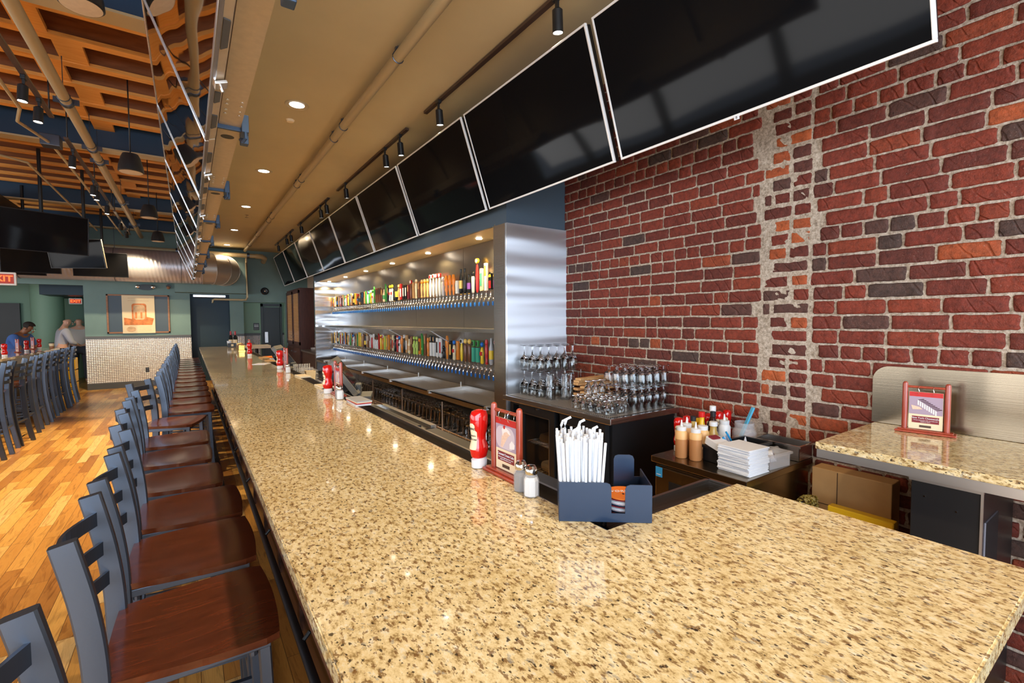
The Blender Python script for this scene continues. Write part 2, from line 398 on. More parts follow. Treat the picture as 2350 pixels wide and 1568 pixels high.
def tone():
    r = R.random()
    return R.uniform(0, .14) if r < .09 else (R.uniform(.85, .95) if r < .03+.09 else R.uniform(.18, .88))
cz = 0; row = 0
PY0, PY1 = 1.18, 1.475
while cz < 3.5:
    near = True
    head = row % 8 == 1
    y = -1.25+R.uniform(0, .2); 
    L = .105 if head else .218
    while y < 3.32:
        l = L*R.uniform(.93, 1.04)
        if not head and R.random() < .16: l = .105
        a, e = y, y+l-.0125
        z0 = cz+.0062+R.uniform(-.002, .002); z1 = cz+CH-.0062+R.uniform(-.002, .002)
        if e > PY0+.01 and a < PY1-.01:      # infilled chimney breast: clip against it
            if a < PY0-.05: brick(a, PY0+R.uniform(-.012, .02), z0, z1, tone(), R.uniform(0, .006), 6, 3)
            if e > PY1+.05: brick(PY1+R.uniform(-.02, .012), e, z0, z1, tone(), R.uniform(0, .006), 6, 3)
        else:
            e = min(e, 3.33)
            if e-a > .03: brick(a, e, z0, z1, tone(), R.uniform(0, .008), max(3, int((e-a)/.027)), 3)
        y += l
    # the patched strip: smaller, paler, wide joints
    y = PY0+.018+R.uniform(0, .018)
    while y < PY1-.05:
        l = R.choice((.085, .095, .10, .19)); l = min(l, PY1-.02-y)
        if l > .04: brick(y, y+l, cz+.008+R.uniform(-.002, .004), cz+CH-.008+R.uniform(-.004, .002), R.choice((.16, .22, .93, .3, .5, .12, .2, .97, .6, .35)), R.uniform(0, .003), 4, 3)
        y += l+R.uniform(.012, .022)
    cz += CH; row += 1
me = bpy.data.meshes.new('wall_right'); bm.normal_update(); bm.to_mesh(me); bm.free()
at = me.attributes.new('tone', 'FLOAT', 'FACE'); at.data.foreach_set('value', tones)
wr = obj('wall_right', me, 'brick'); wr['kind'] = 'structure'
b = B()
NY, NZ = 150, 90
g = [[b.bm.verts.new((WX-.0015-.005*abs(mnoise.noise(Vector((iy*.9, iz*.9, 3))))-(.004 if PY0 < -1.3+iy*4.62/NY < PY1 else 0), -1.3+iy*4.62/NY, iz*3.49/NZ)) for iz in range(NZ+1)] for iy in range(NY+1)]
for iy in range(NY):
    for iz in range(NZ): b.bm.faces.new((g[iy][iz], g[iy][iz+1], g[iy+1][iz+1], g[iy+1][iz])).smooth = True
b.box(WX+.01, WX+.15, -3.3, EY, 0, 3.49)
obj('mortar_bed', b, 'mortar', wr)
# plain continuation of the brick wall behind the camera
b = B().box(WX-.012, WX+.005, -3.3, -1.3, 0, 3.49); obj('plastered_section', b, 'teal_paint', wr)
# steel faced tap niche: return wall, soffit above, back wall, far end
NY0, NY1 = 3.25, 10.42
b = B().box(2.2, WX, NY0, NY0+.1, 2.38, 3.49); b.box(2.2, 2.225, NY0+.1, NY1+.1, 2.385, 3.49); struct('wall_niche', b, 'blue_grey_paint')
b = B().box(2.225, WX, NY0+.1, NY1+.1, 2.40, 2.44); struct('trim_1', b, 'niche_top')
# ceiling over the bar
b = B().box(.30, WX+.1, -3.3, EY+.1, 3.49, 3.6); b.box(.30, .36, -3.3, EY, 3.49, 4.2); struct('ceiling', b, 'ceiling_tan')
# end wall with the passage opening on the left and the navy door recess
b = B()
E0, E1 = EY, EY+.12
b.box(-1.97, .05, E0, E1, 0, 4.2)
b.box(-7.2, -1.97, E0, E1, 2.43, 4.2)
b.box(.05, .92, E0, E1, 2.29, 4.2); b.box(.92, 1.235, E0, E1, 0, 4.2); b.box(1.235, 2.95, E0, E1, 2.1, 4.2)
b.box(2.27, 2.95, E0, E1, 0, 2.1)
we = struct('wall_end', b, 'teal_paint')
b = B().box(-.25, 1.30, EY-.42, EY-.001, 2.31, 3.36); obj('bulkhead', b, 'teal_paint', we)
b = B().box(1.235, 2.27, E1+.25, E1+.33, 0, 2.3); b.box(1.20, 1.235, E1, E1+.33, 0, 2.3); b.box(2.27, 2.3, E1, E1+.33, 0, 2.3); b.box(1.2, 2.3, E1, E1+.33, 2.1, 2.3); struct('wall_alcove', b, 'teal_light')
b = B().box(.0, .97, E1+.3, E1+.36, 0, 2.4); b.box(.02, .05, E1, E1+.3, 0, 2.4); b.box(.92, .95, E1, E1+.3, 0, 2.4); struct('wall_recess', b, 'navy_paint')
# diamond plate dado, chair rail, baseboard
for k, (a0, a1, yy) in enumerate(((-1.97, .05, EY), (.92, 1.235, EY), (1.24, 1.66, E1+.25), (2.2, 2.27, E1+.25))):
    b = B().box(a0, a1, yy-.012, yy-.002, .14, 1.19); d = struct('trim_%d' % (k+2), b, 'diamond_plate')
    b = B().box(a0, a1, yy-.035, yy-.002, 1.19, 1.25, .006); obj('chair_rail', b, 'grey_plastic', d)
    b = B().box(a0, a1, yy-.02, yy-.002, 0, .14); obj('kick_board', b, 'grey_plastic', d)
b = B().box(-1.975, -1.96, E0+.01, E1-.01, 0, 1.2)
# door
b = B().box(1.74, 2.16, E1+.215, E1+.248, .0, 1.98, .003); dr = struct('door_1', b, 'black_metal')
dr.data.materials.clear(); dr.data.materials.append(mat('door_paint', (.045, .058, .065), .4))
b = B().box(1.68, 1.735, E1+.17, E1+.248, 0, 2.08); b.box(2.165, 2.215, E1+.17, E1+.248, 0, 2.08); b.box(1.68, 2.215, E1+.17, E1+.248, 2.0, 2.08); obj('door_frame', b, 'door_paint', dr)
b = B().box(1.77, 1.85, E1+.21, E1+.214, .98, 1.28); obj('push_plate', b, 'brushed_trim', dr, label='brushed steel push plate')
# navy roll door track light in the recess
# passage behind the opening on the left
b = B().box(-7.2, -1.85, 17.9, 18, 0, 3); b.box(-1.95, -1.87, E1, 17.9, 0, 3); struct('wall_passage', b, 'teal_light')
b = B().box(-7.2, -1.85, E1, 18, 2.62, 2.7); b.box(-2.9, -1.95, 15.6, 17.9, 2.25, 2.62); struct('ceiling_passage', b, 'navy_paint')
b = B().box(-2.42, -1.95, 17.8, 17.89, 0, 2.1); struct('door_2', b, 'black_metal')
b = B().box(-4.6, -3.7, 17.8, 17.89, 0, 2.1); struct('door_3', b, 'black_metal')
b = B().cyl((-3.0, 16.9, .0), (-3.0, 16.9, 2.62), .32, seg=32); struct('column', b, 'teal_light')
# side and front walls with storefront windows
b = B()
b.box(-7.3, -7.2, -3.3, 18, 0, .6); b.box(-7.3, -7.2, -3.3, 18, 2.9, 4.3)
for yy in (-3.3, -1, 2, 5, 8, 11, 14): b.box(-7.3, -7.2, yy-.12, yy+.12, .6, 2.9)
b.box(-7.3, -7.2, 13.2, 18, .6, 2.9)
struct('wall_left', b, 'teal_paint')
b = B().box(-7.3, WX, -3.4, -3.3, 0, .55); b.box(-7.3, WX, -3.4, -3.3, 2.95, 4.3)
for xx in (-7.25, -5.2, -3.2, -1.3, .6, 2.4): b.box(xx-.08, xx+.08, -3.4, -3.3, .55, 2.95)
b.box(2.4, WX, -3.4, -3.3, .55, 2.95)
struct('wall_front', b, 'teal_paint')
# timber ceiling of the dining side
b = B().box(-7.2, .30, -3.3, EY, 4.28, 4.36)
cw = struct('ceiling_timber', b, 'shaded_lumber')  # deck coloured dark for the shade up between the joists
jy = 4.54-.495*16; jj = []
blk = B(); js = B(); wb = B()
k = 0
while jy < EY-.1:
    if jy > 1.2:
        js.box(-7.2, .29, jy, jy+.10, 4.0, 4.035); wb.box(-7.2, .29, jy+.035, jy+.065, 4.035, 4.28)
        for bx in (-.80, -2.9):
            o = bx-(.2 if k % 2 else 0)
            blk.box(o-.10, o+.10, jy+.10, jy+.495, 4.01, 4.05)
    jy += .495; k += 1
obj('joist_flanges', js, 'lumber', cw); obj('shaded_joist_sides', wb, 'shaded_lumber', cw); obj('blocking', blk, 'lumber', cw)  # joist sides carry painted shade, bottoms and blocking stay bright
for k, by in enumerate((.94, 4.40, 7.86, 11.75, 14.2)):
    b = B().box(-7.2, .29, by+.06, by+.075, 3.77, 4.28); o = struct('beam_%d' % (k+1), b, 'beam_navy')
    b = B().box(-7.2, .29, by-.03, by+.16, 3.75, 3.77); obj('flange', b, 'pipe_tan', o)
b = B().box(-2.75, -2.55, 1, EY, 3.2, 3.75); struct('beam_6', b, 'black_metal')
# ------------------------------------------------------------ bar counter
bar = thing('bar_counter', 'long L-shaped bar with speckled tan granite top and dark wood front', 'bar counter', (0, 0, 0))
L = [(.16, .15), (1.36, .15), (1.36, .765), (.80, .765), (.80, 11.2), (.16, 11.2)]
b = B().prism(L, 1.036, 1.07); 
bmesh.ops.bevel(b.bm, geom=[e for e in b.bm.edges], offset=.003, segments=2, affect='EDGES')
obj('granite_top', b, 'granite', bar)
b = B().box(.172, .20, .17, 11.18, .985, 1.035, .003); b.box(.20, 1.345, .165, .19, .985, 1.035); b.box(.2, .78, .165, 11.18, 1.0, 1.035); b.box(.78, 1.34, .165, .74, 1.0, 1.035); obj('edge_moulding', b, 'bar_wood', bar)
b = B().box(.40, .60, .42, 11.1, .10, 1.0); b.box(.60, 1.30, .42, .60, .10, 1.0)
yy = .45
while yy < 11: b.box(.385, .402, yy, yy+.05, .12, .98, .002); yy += .62
obj('front_panel', b, 'bar_wood', bar)
b = B().box(.42, .60, .44, 11.08, 0, .10); b.box(.2, .24, .42, 11.1, .0, .02); obj('plinth', b, 'black_metal', bar)
b = B().tube([(.355, .5, .2), (.355, 11.1, .2)], .018, 12)
for k in range(9): b.cyl((.355, .9+k*1.2, .2), (.39, .9+k*1.2, .24), .009, seg=8)
obj('foot_rail', b, 'black_metal', bar)
b = B()
b.box(.802, .885, .77, 11.15, 1.018, 1.026); b.box(.802, .812, .77, 11.15, 1.02, 1.066); b.box(.877, .887, .86, 11.15, 1.018, 1.068)
b.box(.802, 1.345, .77, .857, 1.018, 1.026); b.box(.80, 1.355, .768, .778, 1.02, 1.062); b.box(.887, 1.355, .849, .859, 1.018, 1.062); b.box(1.347, 1.357, .77, .859, 1.018, 1.062); b.box(.882, .89, .852, 11.15, .93, 1.03); b.box(.885, 1.357, .852, .86, .95, 1.03)
obj('drip_rail', b, 'stainless_dark', bar)
# under-bar equipment behind the rail
t = thing('ice_bin', 'stainless ice bin with sliding lids sunk behind the bar rail', 'ice bin', (1.12, 3.35, 0))
b = B().box(-.21, .22, -.5, .5, .1, .84); obj('bin_body', b, 'stainless_dark', t)
b = B().box(-.20, .20, -.48, .48, .842, .85); b.box(-.21, -.17, -.5, .5, .845, .872); b.box(.19, .23, -.5, .5, .845, .872); b.box(-.2, .2, .46, .5, .845, .872); obj('rim', b, 'stainless', t)
for yy in (-.24, .22):
    b = B().box(-.16, .10, yy-.2, yy+.2, .852, .866, .003); l = obj('lid', b, 'aluminium', t)
    obj('lid_handle', B().tube([(.0, yy-.06, .868), (.0, yy-.04, .885), (.0, yy+.04, .885), (.0, yy+.06, .868)], .006, 8), 'black_plastic', l)
obj('divider', B().box(.11, .14, -.46, .46, .85, .874), 'black_metal', t)
t = thing('work_counter', 'flat dark under-bar work surface beside the ice bin', 'work counter', (1.12, 1.88, 0))
obj('body', B().box(-.2, .2, -.94, .94, .0, .82), 'stainless_dark', t); obj('top', B().box(-.215, .225, -.95, .95, .825, .855, .004), 'black_plastic', t)
t = thing('sink_unit', 'stainless under-bar sink run behind the middle of the bar', 'sink', (1.12, 6.9, 0))
b = B().box(-.2, .2, -2.95, 2.95, .0, .80); obj('body', b, 'stainless_dark', t)
b = B().box(-.215, .22, -2.96, 2.96, .80, .83, .004); obj('top', b, 'stainless', t)
# ------------------------------------------------------------ tap wall
tw = thing('tap_wall', 'stainless steel tap wall niche holding both rows of beer taps', 'tap wall', (2.6, 3.35, 0))
def tl(x0, x1, y0, y1, z0, z1, bev=0, bb=None): return (bb or B()).box(x0-2.6, x1-2.6, y0-3.35, y1-3.35, z0, z1, bev)
b = B()
yy = 3.36
while yy < NY1-.1:
    y2 = min(yy+1.36, NY1); tl(2.60, 2.63, yy+.002, y2-.002, .84, 2.398, bb=b); yy += 1.36
obj('back_panel', b, 'stainless_dark', tw)
b = B(); tl(2.185, 2.2, 3.25, 3.43, 0, 2.38, bb=b); tl(2.2, 2.60, 3.425, 3.44, .0, 2.398, bb=b); obj('end_post', b, 'stainless', tw)
b = B(); tl(2.19, 2.845, 3.23, 3.248, 0, 2.38, bb=b); obj('side_panel', b, 'panel_brushed', tw)
b = B(); tl(2.2, 2.62, NY1-.01, NY1, .0, 2.398, bb=b); tl(2.185, 2.2, NY1-.04, NY1+.05, 0, 2.41, bb=b); obj('far_end_panel', b, 'stainless_panel', tw)
for k in range(6):
    b = B().lathe([(.001, 0), (.03, 0), (.032, .006)], (2.44-2.6, 4.1-3.35+k*1.22, 2.392), 16); f = obj('puck_light', b, 'lamp_glow', tw)
    spot('puck_beam', (2.44, 4.1+k*1.22, 2.38), (2.5, 4.1+k*1.22, 0), 42, 150, .8, (1, .72, .34), .03)
sh = obj('shelf', tl(2.28, 2.6, 3.44, 10.2, 1.455, 1.49), 'stainless', tw)
for yb in (5.03, 6.42, 7.81, 9.2, 10.1):
    b = B().bar((2.32-2.6, yb-3.35, 1.45), (2.585-2.6, yb-3.35, 1.30), .035, .006); b.box(2.30-2.6, 2.59-2.6, yb-3.35-.018, yb-3.35+.018, 1.448, 1.455); obj('shelf_bracket', b, 'brushed_trim', sh)
# drip trays with glass racks below
dt = thing('drip_tray_counter', 'stainless counter of sunken drip trays below the lower taps', 'drip tray', (2.35, 3.45, 0))
b = B()
def dl(x0, x1, y0, y1, z0, z1, bb): return bb.box(x0-2.35, x1-2.35, y0-3.45, y1-3.45, z0, z1)
dl(2.155, 2.17, 3.45, 10.2, .745, .80, b); dl(2.155, 2.19, 3.45, 10.2, .79, .80, b); dl(2.55, 2.6, 3.45, 10.2, .77, .84, b)
obj('front_edge', b, 'stainless', dt, label='brushed steel front edge')
b = B(); dl(2.17, 2.6, 3.45, 10.2, .74, .775, b); obj('tray_bed', b, 'perforated_mat', dt)
for k in range(6):
    yb = 3.5+k*1.2; b = B(); dl(2.14, 2.56, yb, yb+.04, .775, .802, b); b.bar((2.14-2.35, yb+.02-3.45, .80), (2.56-2.35, yb+.02-3.45, .81), .03, .012); b.cyl((2.55-2.35, yb+.02-3.45, .81), (2.55-2.35, yb+.02-3.45, .87), .008); obj('tray_divider', b, 'aluminium', dt)
rk = thing('glass_rack', 'wire shelving full of upturned beer glasses under the drip trays', 'glass rack', (2.35, 3.45, 0))
for zz in (.455, .13):
    b = B()
    for xx in (2.13, 2.35, 2.57):
        b.cyl((xx-2.35, .02, zz), (xx-2.35, 6.7, zz), .004, seg=6); b.cyl((xx-2.35, .02, zz-.03), (xx-2.35, 6.7, zz-.03), .003, seg=6)
    n_ = 130
    for k in range(n_):
        y0 = .02+k*6.68/n_; b.cyl((2.13-2.35, y0, zz-.03), (2.13-2.35, y0+.05, zz), .0028, seg=5)
        if k % 3 == 0: b.cyl((2.13-2.35, y0, zz), (2.57-2.35, y0, zz), .0022, seg=5)
    b.box(2.13-2.35, 2.57-2.35, .02, 6.7, zz-.008, zz-.004)
    obj('wire_shelf', b, 'chrome', rk)
for yb in (.04, .9, 2.0, 3.1, 4.2, 5.4, 6.66):
    for xx in (2.13, 2.57):
        b = B(); pr_ = [(.010, 0)]
        for k in range(14): pr_ += [(.010, .05+k*.05), (.013, .051+k*.05), (.013, .056+k*.05), (.010, .057+k*.05)]
        b.lathe(pr_+[(.010, .735)], (xx-2.35, yb, 0), 8); obj('upright', b, 'chrome', rk)
obj('rear_panel', B().box(.235, .245, 0, 6.75, 0, .74), 'stainless', rk)
# ------------------------------------------------------------ drinking glasses
def glassprof(kind):
    if kind == 'pint': o = [(.030, 0), (.031, .01), (.044, .15)]; i = [(.041, .15), (.028, .014)]
    elif kind == 'tumbler': o = [(.027, 0), (.033, .03), (.038, .10)]; i = [(.0355, .10), (.030, .03), (.024, .012)]
    elif kind == 'wine': o = [(.034, 0), (.033, .002), (.005, .008), (.0035, .03), (.0035, .075), (.012, .088), (.036, .115), (.041, .145), (.037, .18), (.031, .205)]; i = [(.0298, .205), (.0355, .18), (.0393, .145), (.034, .117), (.001, .094)]
    elif kind == 'goblet': o = [(.032, 0), (.031, .003), (.008, .008), (.006, .03), (.014, .04), (.032, .052), (.037, .09), (.036, .145)]; i = [(.034, .145), (.035, .09), (.030, .056), (.001, .048)]
    elif kind == 'taster': o = [(.024, 0), (.024, .004), (.008, .012), (.012, .02), (.026, .045), (.029, .07), (.024, .095)]; i = [(.022, .095), (.0265, .07), (.023, .047), (.001, .028)]
    return o+i
def glassproto(kind, nm, seg=18):
    b = B(); b.lathe(glassprof(kind), seg=seg, cap0=True, cap1=True); return b.mesh(nm)
GM = {k: glassproto(k, 'glass_'+k, s) for k, s in (('pint', 14), ('tumbler', 18), ('wine', 20), ('goblet', 20), ('taster', 16))}
for me in GM.values(): me.materials.append(MAT['clear_glass'])
GH = {'pint': .15, 'tumbler': .10, 'wine': .205, 'goblet': .145, 'taster': .095}
def glass(kind, x, y, z, nm, label, cat, group, inv=True):
    o = bpy.data.objects.new(nm, GM[kind]); COL.objects.link(o)
    if inv: o.rotation_euler = (PI, 0, R.uniform(0, 6)); o.location = (x, y, z+GH[kind])
    else: o.location = (x, y, z)
    return tag(o, label, cat, group)
# rack glasses: only the rows one can see
for zi, zz in enumerate((.461, .136)):
    y = 3.52; k = 0
    while y < 9.9:
        for xi, xx in enumerate((2.185, 2.29, 2.395)):
            if zi == 1 and xi == 2: continue
            if y > 7.6 and xi == 2: continue
            kind = 'goblet' if 3 <= (k // 7) % 4 < 4 or (zi == 0 and k < 5) else 'pint'
            if xi == 0 or R.random() < .9:
                row_ = ('front', 'middle', 'rear')[xi]
                glass(kind, xx+R.uniform(-.006, .006), y+R.uniform(-.006, .006)+.03*(xi % 2), zz, 'beer_glass', 'clear %s upside down in the %s row of the %s wire shelf' % ('stemmed beer glass' if kind == 'goblet' else 'pint glass', row_, ('upper', 'lower')[zi]), 'glass', '%s %s glasses, %s row of the wire rack' % (('upper', 'lower')[zi], kind, row_))
        y += .105 if y < 8 else .13; k += 1
# glass-topped beer cooler corner
fr = thing('back_bar_cooler', 'black two-door glass-front beer cooler with perforated steel top, stacked with glasses', 'cooler', (2.49, 2.6, 0))
def fl(x0, x1, y0, y1, z0, z1, bb, bev=0): return bb.box(x0-2.49, x1-2.49, y0-2.6, y1-2.6, z0, z1, bev)
b = B(); fl(2.20, 2.83, 2.06, 2.10, .06, .91, b); fl(2.20, 2.83, 3.16, 3.20, .06, .91, b); fl(2.76, 2.80, 2.1, 3.16, .06, .91, b); fl(2.2, 2.8, 2.1, 3.16, .06, .12, b); fl(2.2, 2.8, 2.1, 3.16, .88, .91, b); fl(2.2, 2.26, 2.60, 2.64, .1, .9, b); obj('cabinet', b, 'black_metal', fr)
b = B(); fl(2.14, 2.835, 2.02, 3.23, .912, .95, b, .003); obj('top', b, 'stainless', fr)
b = B(); fl(2.17, 2.82, 2.05, 3.21, .951, .954, b); obj('perforated_mat', b, 'perforated_mat', fr)
b = B(); fl(2.3, 2.8, 2.2, 3.1, 0, .07, b); obj('base', b, 'black_plastic', fr)
for y0, y1 in ((2.08, 2.52), (2.58, 3.02)):
    b = B(); fl(2.155, 2.195, y0, y0+.06, .1, .905, b); fl(2.155, 2.195, y1-.06, y1, .1, .905, b); fl(2.155, 2.195, y0+.06, y1-.06, .84, .905, b); fl(2.155, 2.195, y0+.06, y1-.06, .1, .16, b); d = obj('door', b, 'black_metal', fr)
    b = B(); fl(2.17, 2.176, y0+.06, y1-.06, .16, .84, b); obj('pane', b, 'smoked_glass', d)
    b = B(); fl(2.152, 2.157, y0+.055, y0+.063, .16, .84, b); fl(2.152, 2.157, y0+.06, y1-.06, .837, .843, b); obj('door_trim', b, 'stainless_dark', d)
    b = B(); b.cyl((2.145-2.49, y0+.2-2.6, .895), (2.155-2.49, y0+.2-2.6, .895), .008); obj('lock', b, 'chrome', d)
    for zz in (.36, .6):
        b = B()
        for q in range(12): b.cyl((2.22-2.49, y0+.02+q*.036-2.6, zz), (2.74-2.49, y0+.02+q*.036-2.6, zz), .003, seg=5)
        b.cyl((2.22-2.49, y0-2.6, zz), (2.22-2.49, y1-2.6, zz), .004, seg=5); obj('wire_shelf', b, 'chrome', fr)
tag(obj('paper_bag', B().box(-.1, .1, -.14, .14, 0, .07, .025), 'cardboard', loc=(2.38, 2.78, .604), rot=(0, 0, .2)), 'crumpled brown paper bag on the wire shelf inside the cooler', 'paper bag')
tag(obj('wrapped_bundle', B().box(-.1, .1, -.12, .12, 0, .08, .03), 'cream_paper', loc=(2.38, 2.8, .364), rot=(0, 0, -.1)), 'pale wrapped bundle on the lower shelf inside the cooler', 'package')
GZ = .954
grp = 'stemmed wine glasses in the upper tier by the steel side panel'
for ix in range(6):
    for iy in range(3):
        x = 2.29+ix*.088; y = 2.92+iy*.105
        glass('wine', x, y, GZ, 'wine_glass', 'stemmed wine glass upside down on the cooler top, bottom tier by the steel panel', 'wine glass', 'bottom tier wine glasses')
        if iy < 3 and ix < 6 and not (ix == 5 and iy == 0): glass('wine', x, y, GZ+.206, 'wine_glass', 'stemmed wine glass upside down in the upper tier beside the steel panel', 'wine glass', 'upper tier wine glasses')
for (x, y), n_, lb in (((2.30, 2.80), 2, 'leftmost'), ((2.40, 2.74), 2, 'middle'), ((2.48, 2.77), 2, 'rightmost')):
    for q in range(n_): glass('tumbler', x, y, GZ+q*.101, 'tumbler_glass', '%s stack of short tumblers in front of the wine glasses, %s glass' % (lb, ('bottom', 'top')[q]), 'tumbler', None)
for ix in range(4):
    for iy in range(5):
        glass('taster', 2.205+ix*.063, 2.11+iy*.075+.02*(ix % 2), GZ, 'taster_glass', 'small tasting glass upside down in the bottom layer near the cooler front', 'tasting glass', 'small tasting glasses, bottom layer')
for ix in range(5):
    for iy in range(4):
        glass('goblet', 2.48+ix*.078, 2.12+iy*.079, GZ, 'goblet_glass', 'short-stemmed beer goblet upside down in the bottom tier by the brick wall', 'goblet', 'bottom tier goblets')
        if iy < 4 and not (ix == 0 and iy == 0): glass('goblet', 2.48+ix*.078, 2.12+iy*.079, GZ+.147, 'goblet_glass', 'short-stemmed beer goblet upside down in the top tier by the brick wall', 'goblet', 'top tier goblets')
for ix in range(3): glass('taster', 2.28+ix*.066, 2.36, GZ+.099, 'taster_glass', 'tasting glass upside down on the second layer left of the goblets, %s' % ('nearest the front', 'in the middle', 'nearest the goblets')[ix], 'tasting glass', None)
# tasting paddles
for q in range(9):
    a = 0 if q > 6 else (.35 if q % 2 else -.15); yb = 2.62+(.02 if q % 2 else 0)
    pl_ = [(-.20, -.03), (-.12, -.018), (-.02, -.04), (.16, -.05), (.19, -.03), (.19, .03), (.16, .05), (-.02, .04), (-.12, .018), (-.20, .03)]
    b = B().prism(pl_, 0, .018); bmesh.ops.bevel(b.bm, geom=b.bm.edges[:], offset=.003, segments=1, affect='EDGES')
    tag(obj('tasting_paddle', b, 'light_wood', loc=(2.62, yb, GZ+q*.0195), rot=(0, 0, a)), 'pale wooden beer flight paddle, %s of its stack behind the tasting glasses' % ('lowest' if q == 0 else 'topmost' if q == 8 else ordi(q+1)+' from the bottom'), 'serving board')
# ------------------------------------------------------------ beer taps
b = B()
b.cyl((.0, 0, 0), (-.012, 0, 0), .017, seg=12); b.cyl((-.01, 0, 0), (-.045, 0, 0), .009, seg=10); b.ball((-.052, 0, 0), .014, seg=10, rings=6)
b.tube([(-.055, 0, -.004), (-.072, 0, -.016), (-.082, 0, -.045), (-.084, 0, -.075)], [.008, .0085, .007, .006], 8)
b.lathe([(.006, .012), (.012, .018), (.005, .026), (.005, .05), (.008, .056)], (-.052, 0, 0), 10)
FA = b.mesh('faucet'); FA.materials.append(MAT['chrome'])
CP = B().lathe([(.0085, -.052), (.010, -.060), (.0095, -.085), (.004, -.094)], (-.084, 0, 0), 8).mesh('spout_cap'); CP.materials.append(MAT['tap_blue'])
PAL = dict(k=('black', (.012, .012, .013)), w=('white', (.80, .80, .78)), c=('cream', (.78, .66, .42)), r=('red', (.55, .02, .02)), o=('orange', (.72, .22, .02)), y=('yellow', (.85, .58, .03)), g=('green', (.05, .30, .06)), l=('lime green', (.45, .62, .12)), b=('brown', (.17, .06, .025)), n=('tan', (.55, .30, .12)), s=('silver grey', (.45, .46, .48)), u=('blue', (.03, .20, .55)), p=('purple', (.20, .06, .35)), a=('teal green', (.06, .42, .28)), d=('gold', (.80, .52, .12)), m=('maroon', (.22, .02, .03)))
for k_, (nm_, c_) in PAL.items(): mat('tap_'+nm_.replace(' ', '_'), c_, .3)
def pm(k): return 'tap_'+PAL[k][0].replace(' ', '_')
def handle(kind, c1, c2, c3, par, H):
    X = -.052; Z = .056
    b = B(); e = None; e2 = None
    if kind == 'paddle':     # flat board
        b.prism([(y_, z_) for y_, z_ in rrect(-.021, .021, Z+.01, Z+H, .012)], X-.009, X+.009, 'x'); e = B().prism(rrect(-.015, .015, Z+H*.25, Z+H*.8, .004), X-.0105, X-.0085, 'x'); e2 = B().lathe([(.007, 0), (.009, .012)], (X, 0, Z), 8)
    elif kind == 'slab':     # square plank
        b.box(X-.012, X+.012, -.019, .019, Z+.008, Z+H, .002); e = B().box(X-.0135, X-.0115, -.013, .013, Z+H*.55, Z+H*.92)
    elif kind == 'wide':
        b.prism([(-.022, Z+.01), (.022, Z+.01), (.028, Z+H*.8), (.02, Z+H), (-.02, Z+H), (-.028, Z+H*.8)], X-.011, X+.011, 'x'); e = B().box(X-.0125, X-.0105, -.018, .018, Z+H*.2, Z+H*.7)
    elif kind == 'disc':     # slim stem carrying a round badge
        b.lathe([(.008, 0), (.015, .03), (.017, H*.5), (.011, H*.72), (.008, H*.78)], (X, 0, Z), 12); e = B().cyl((X+.010, 0, Z+H*.88), (X-.010, 0, Z+H*.88), .027, seg=20); e2 = B().cyl((X-.0105, 0, Z+H*.88), (X-.012, 0, Z+H*.88), .020, seg=20)
    elif kind == 'bottle':
        b.lathe([(.012, 0), (.022, .02), (.023, H*.55), (.011, H*.75), (.010, H*.9), (.012, H*.92)], (X, 0, Z), 14); e = B().lathe([(.0235, H*.2), (.0238, H*.5)], (X, 0, Z), 14); e2 = B().lathe([(.008, -.008), (.014, .004), (.010, .012)], (X, 0, Z), 10)
    elif kind == 'baluster':
        b.lathe([(.010, 0), (.018, .012), (.012, .03), (.016, H*.3), (.019, H*.6), (.012, H*.78), (.018, H*.86), (.013, H*.97)], (X, 0, Z), 12); e = B().lathe([(.0125, H*.76), (.0195, H*.84), (.014, H*.9)], (X, 0, Z), 12)
    elif kind == 'ball':     # leather-like grip with a round head
        b.lathe([(.013, 0), (.017, .02), (.020, H*.65), (.015, H*.72)], (X, 0, Z), 12); e = B().ball((X, 0, Z+H*.85), .026, (.8, .9, 1.1), 14, 9)
    elif kind == 'cap':      # board with box head
        b.prism(rrect(-.020, .020, Z+.01, Z+H*.68, .006), X-.013, X+.010, 'x'); e = B().box(X-.016, X+.012, -.017, .017, Z+H*.72, Z+H, .004); e2 = B().box(X-.0175, X-.0155, -.011, .011, Z+H*.76, Z+H*.94)
    elif kind == 'leaf':
        b.prism([(-.004, Z), (.006, Z), (.022, Z+H*.3), (.016, Z+H*.7), (.020, Z+H), (-.004, Z+H*.86), (-.02, Z+H*.5)], X-.010, X+.008, 'x'); e = B().ball((X-.006, .002, Z+H*.3), .014, (.6, .8, 1.5), 10, 7)
    elif kind == 'fig':      # sculpted figure
        b.lathe([(.012, 0), (.020, .015), (.016, H*.25), (.022, H*.45), (.015, H*.62), (.009, H*.68)], (X, 0, Z), 12); e = B().ball((X-.002, 0, Z+H*.8), .019, (1, .9, 1.3), 12, 8); e2 = B().box(X-.022, X-.012, -.02, .02, Z+H*.34, Z+H*.5, .004)
    elif kind == 'arch':
        b.prism(rrect(-.022, .022, Z+.015, Z+H, .021, 6, (0, 1, 1, 0)), X-.012, X+.010, 'x'); e = B().prism([(.017, Z+H*.74)]+[(.017*math.cos(t*PI/8), Z+H*.78+.022*math.sin(t*PI/8)) for t in range(9)]+[(-.017, Z+H*.74)], X-.0135, X-.0115, 'x'); e2 = B().box(X-.0135, X-.0115, -.017, .017, Z+H*.15, Z+H*.55)
    elif kind == 'violin':
        b.lathe([(.009, 0), (.011, H*.15), (.018, H*.30), (.012, H*.45), (.022, H*.68), (.016, H*.92), (.012, H)], (X, 0, Z), 12, sy=1.2); e = B().box(X-.022, X-.016, -.006, .006, Z+H*.5, Z+H*.8)
    h = obj('handle', b, pm(c1), par); h.scale = (1, 1.16, 1)
    if e: obj('emblem', e, pm(c2), h)
    if e2: obj('emblem', e2, pm(c3), h)
    return h
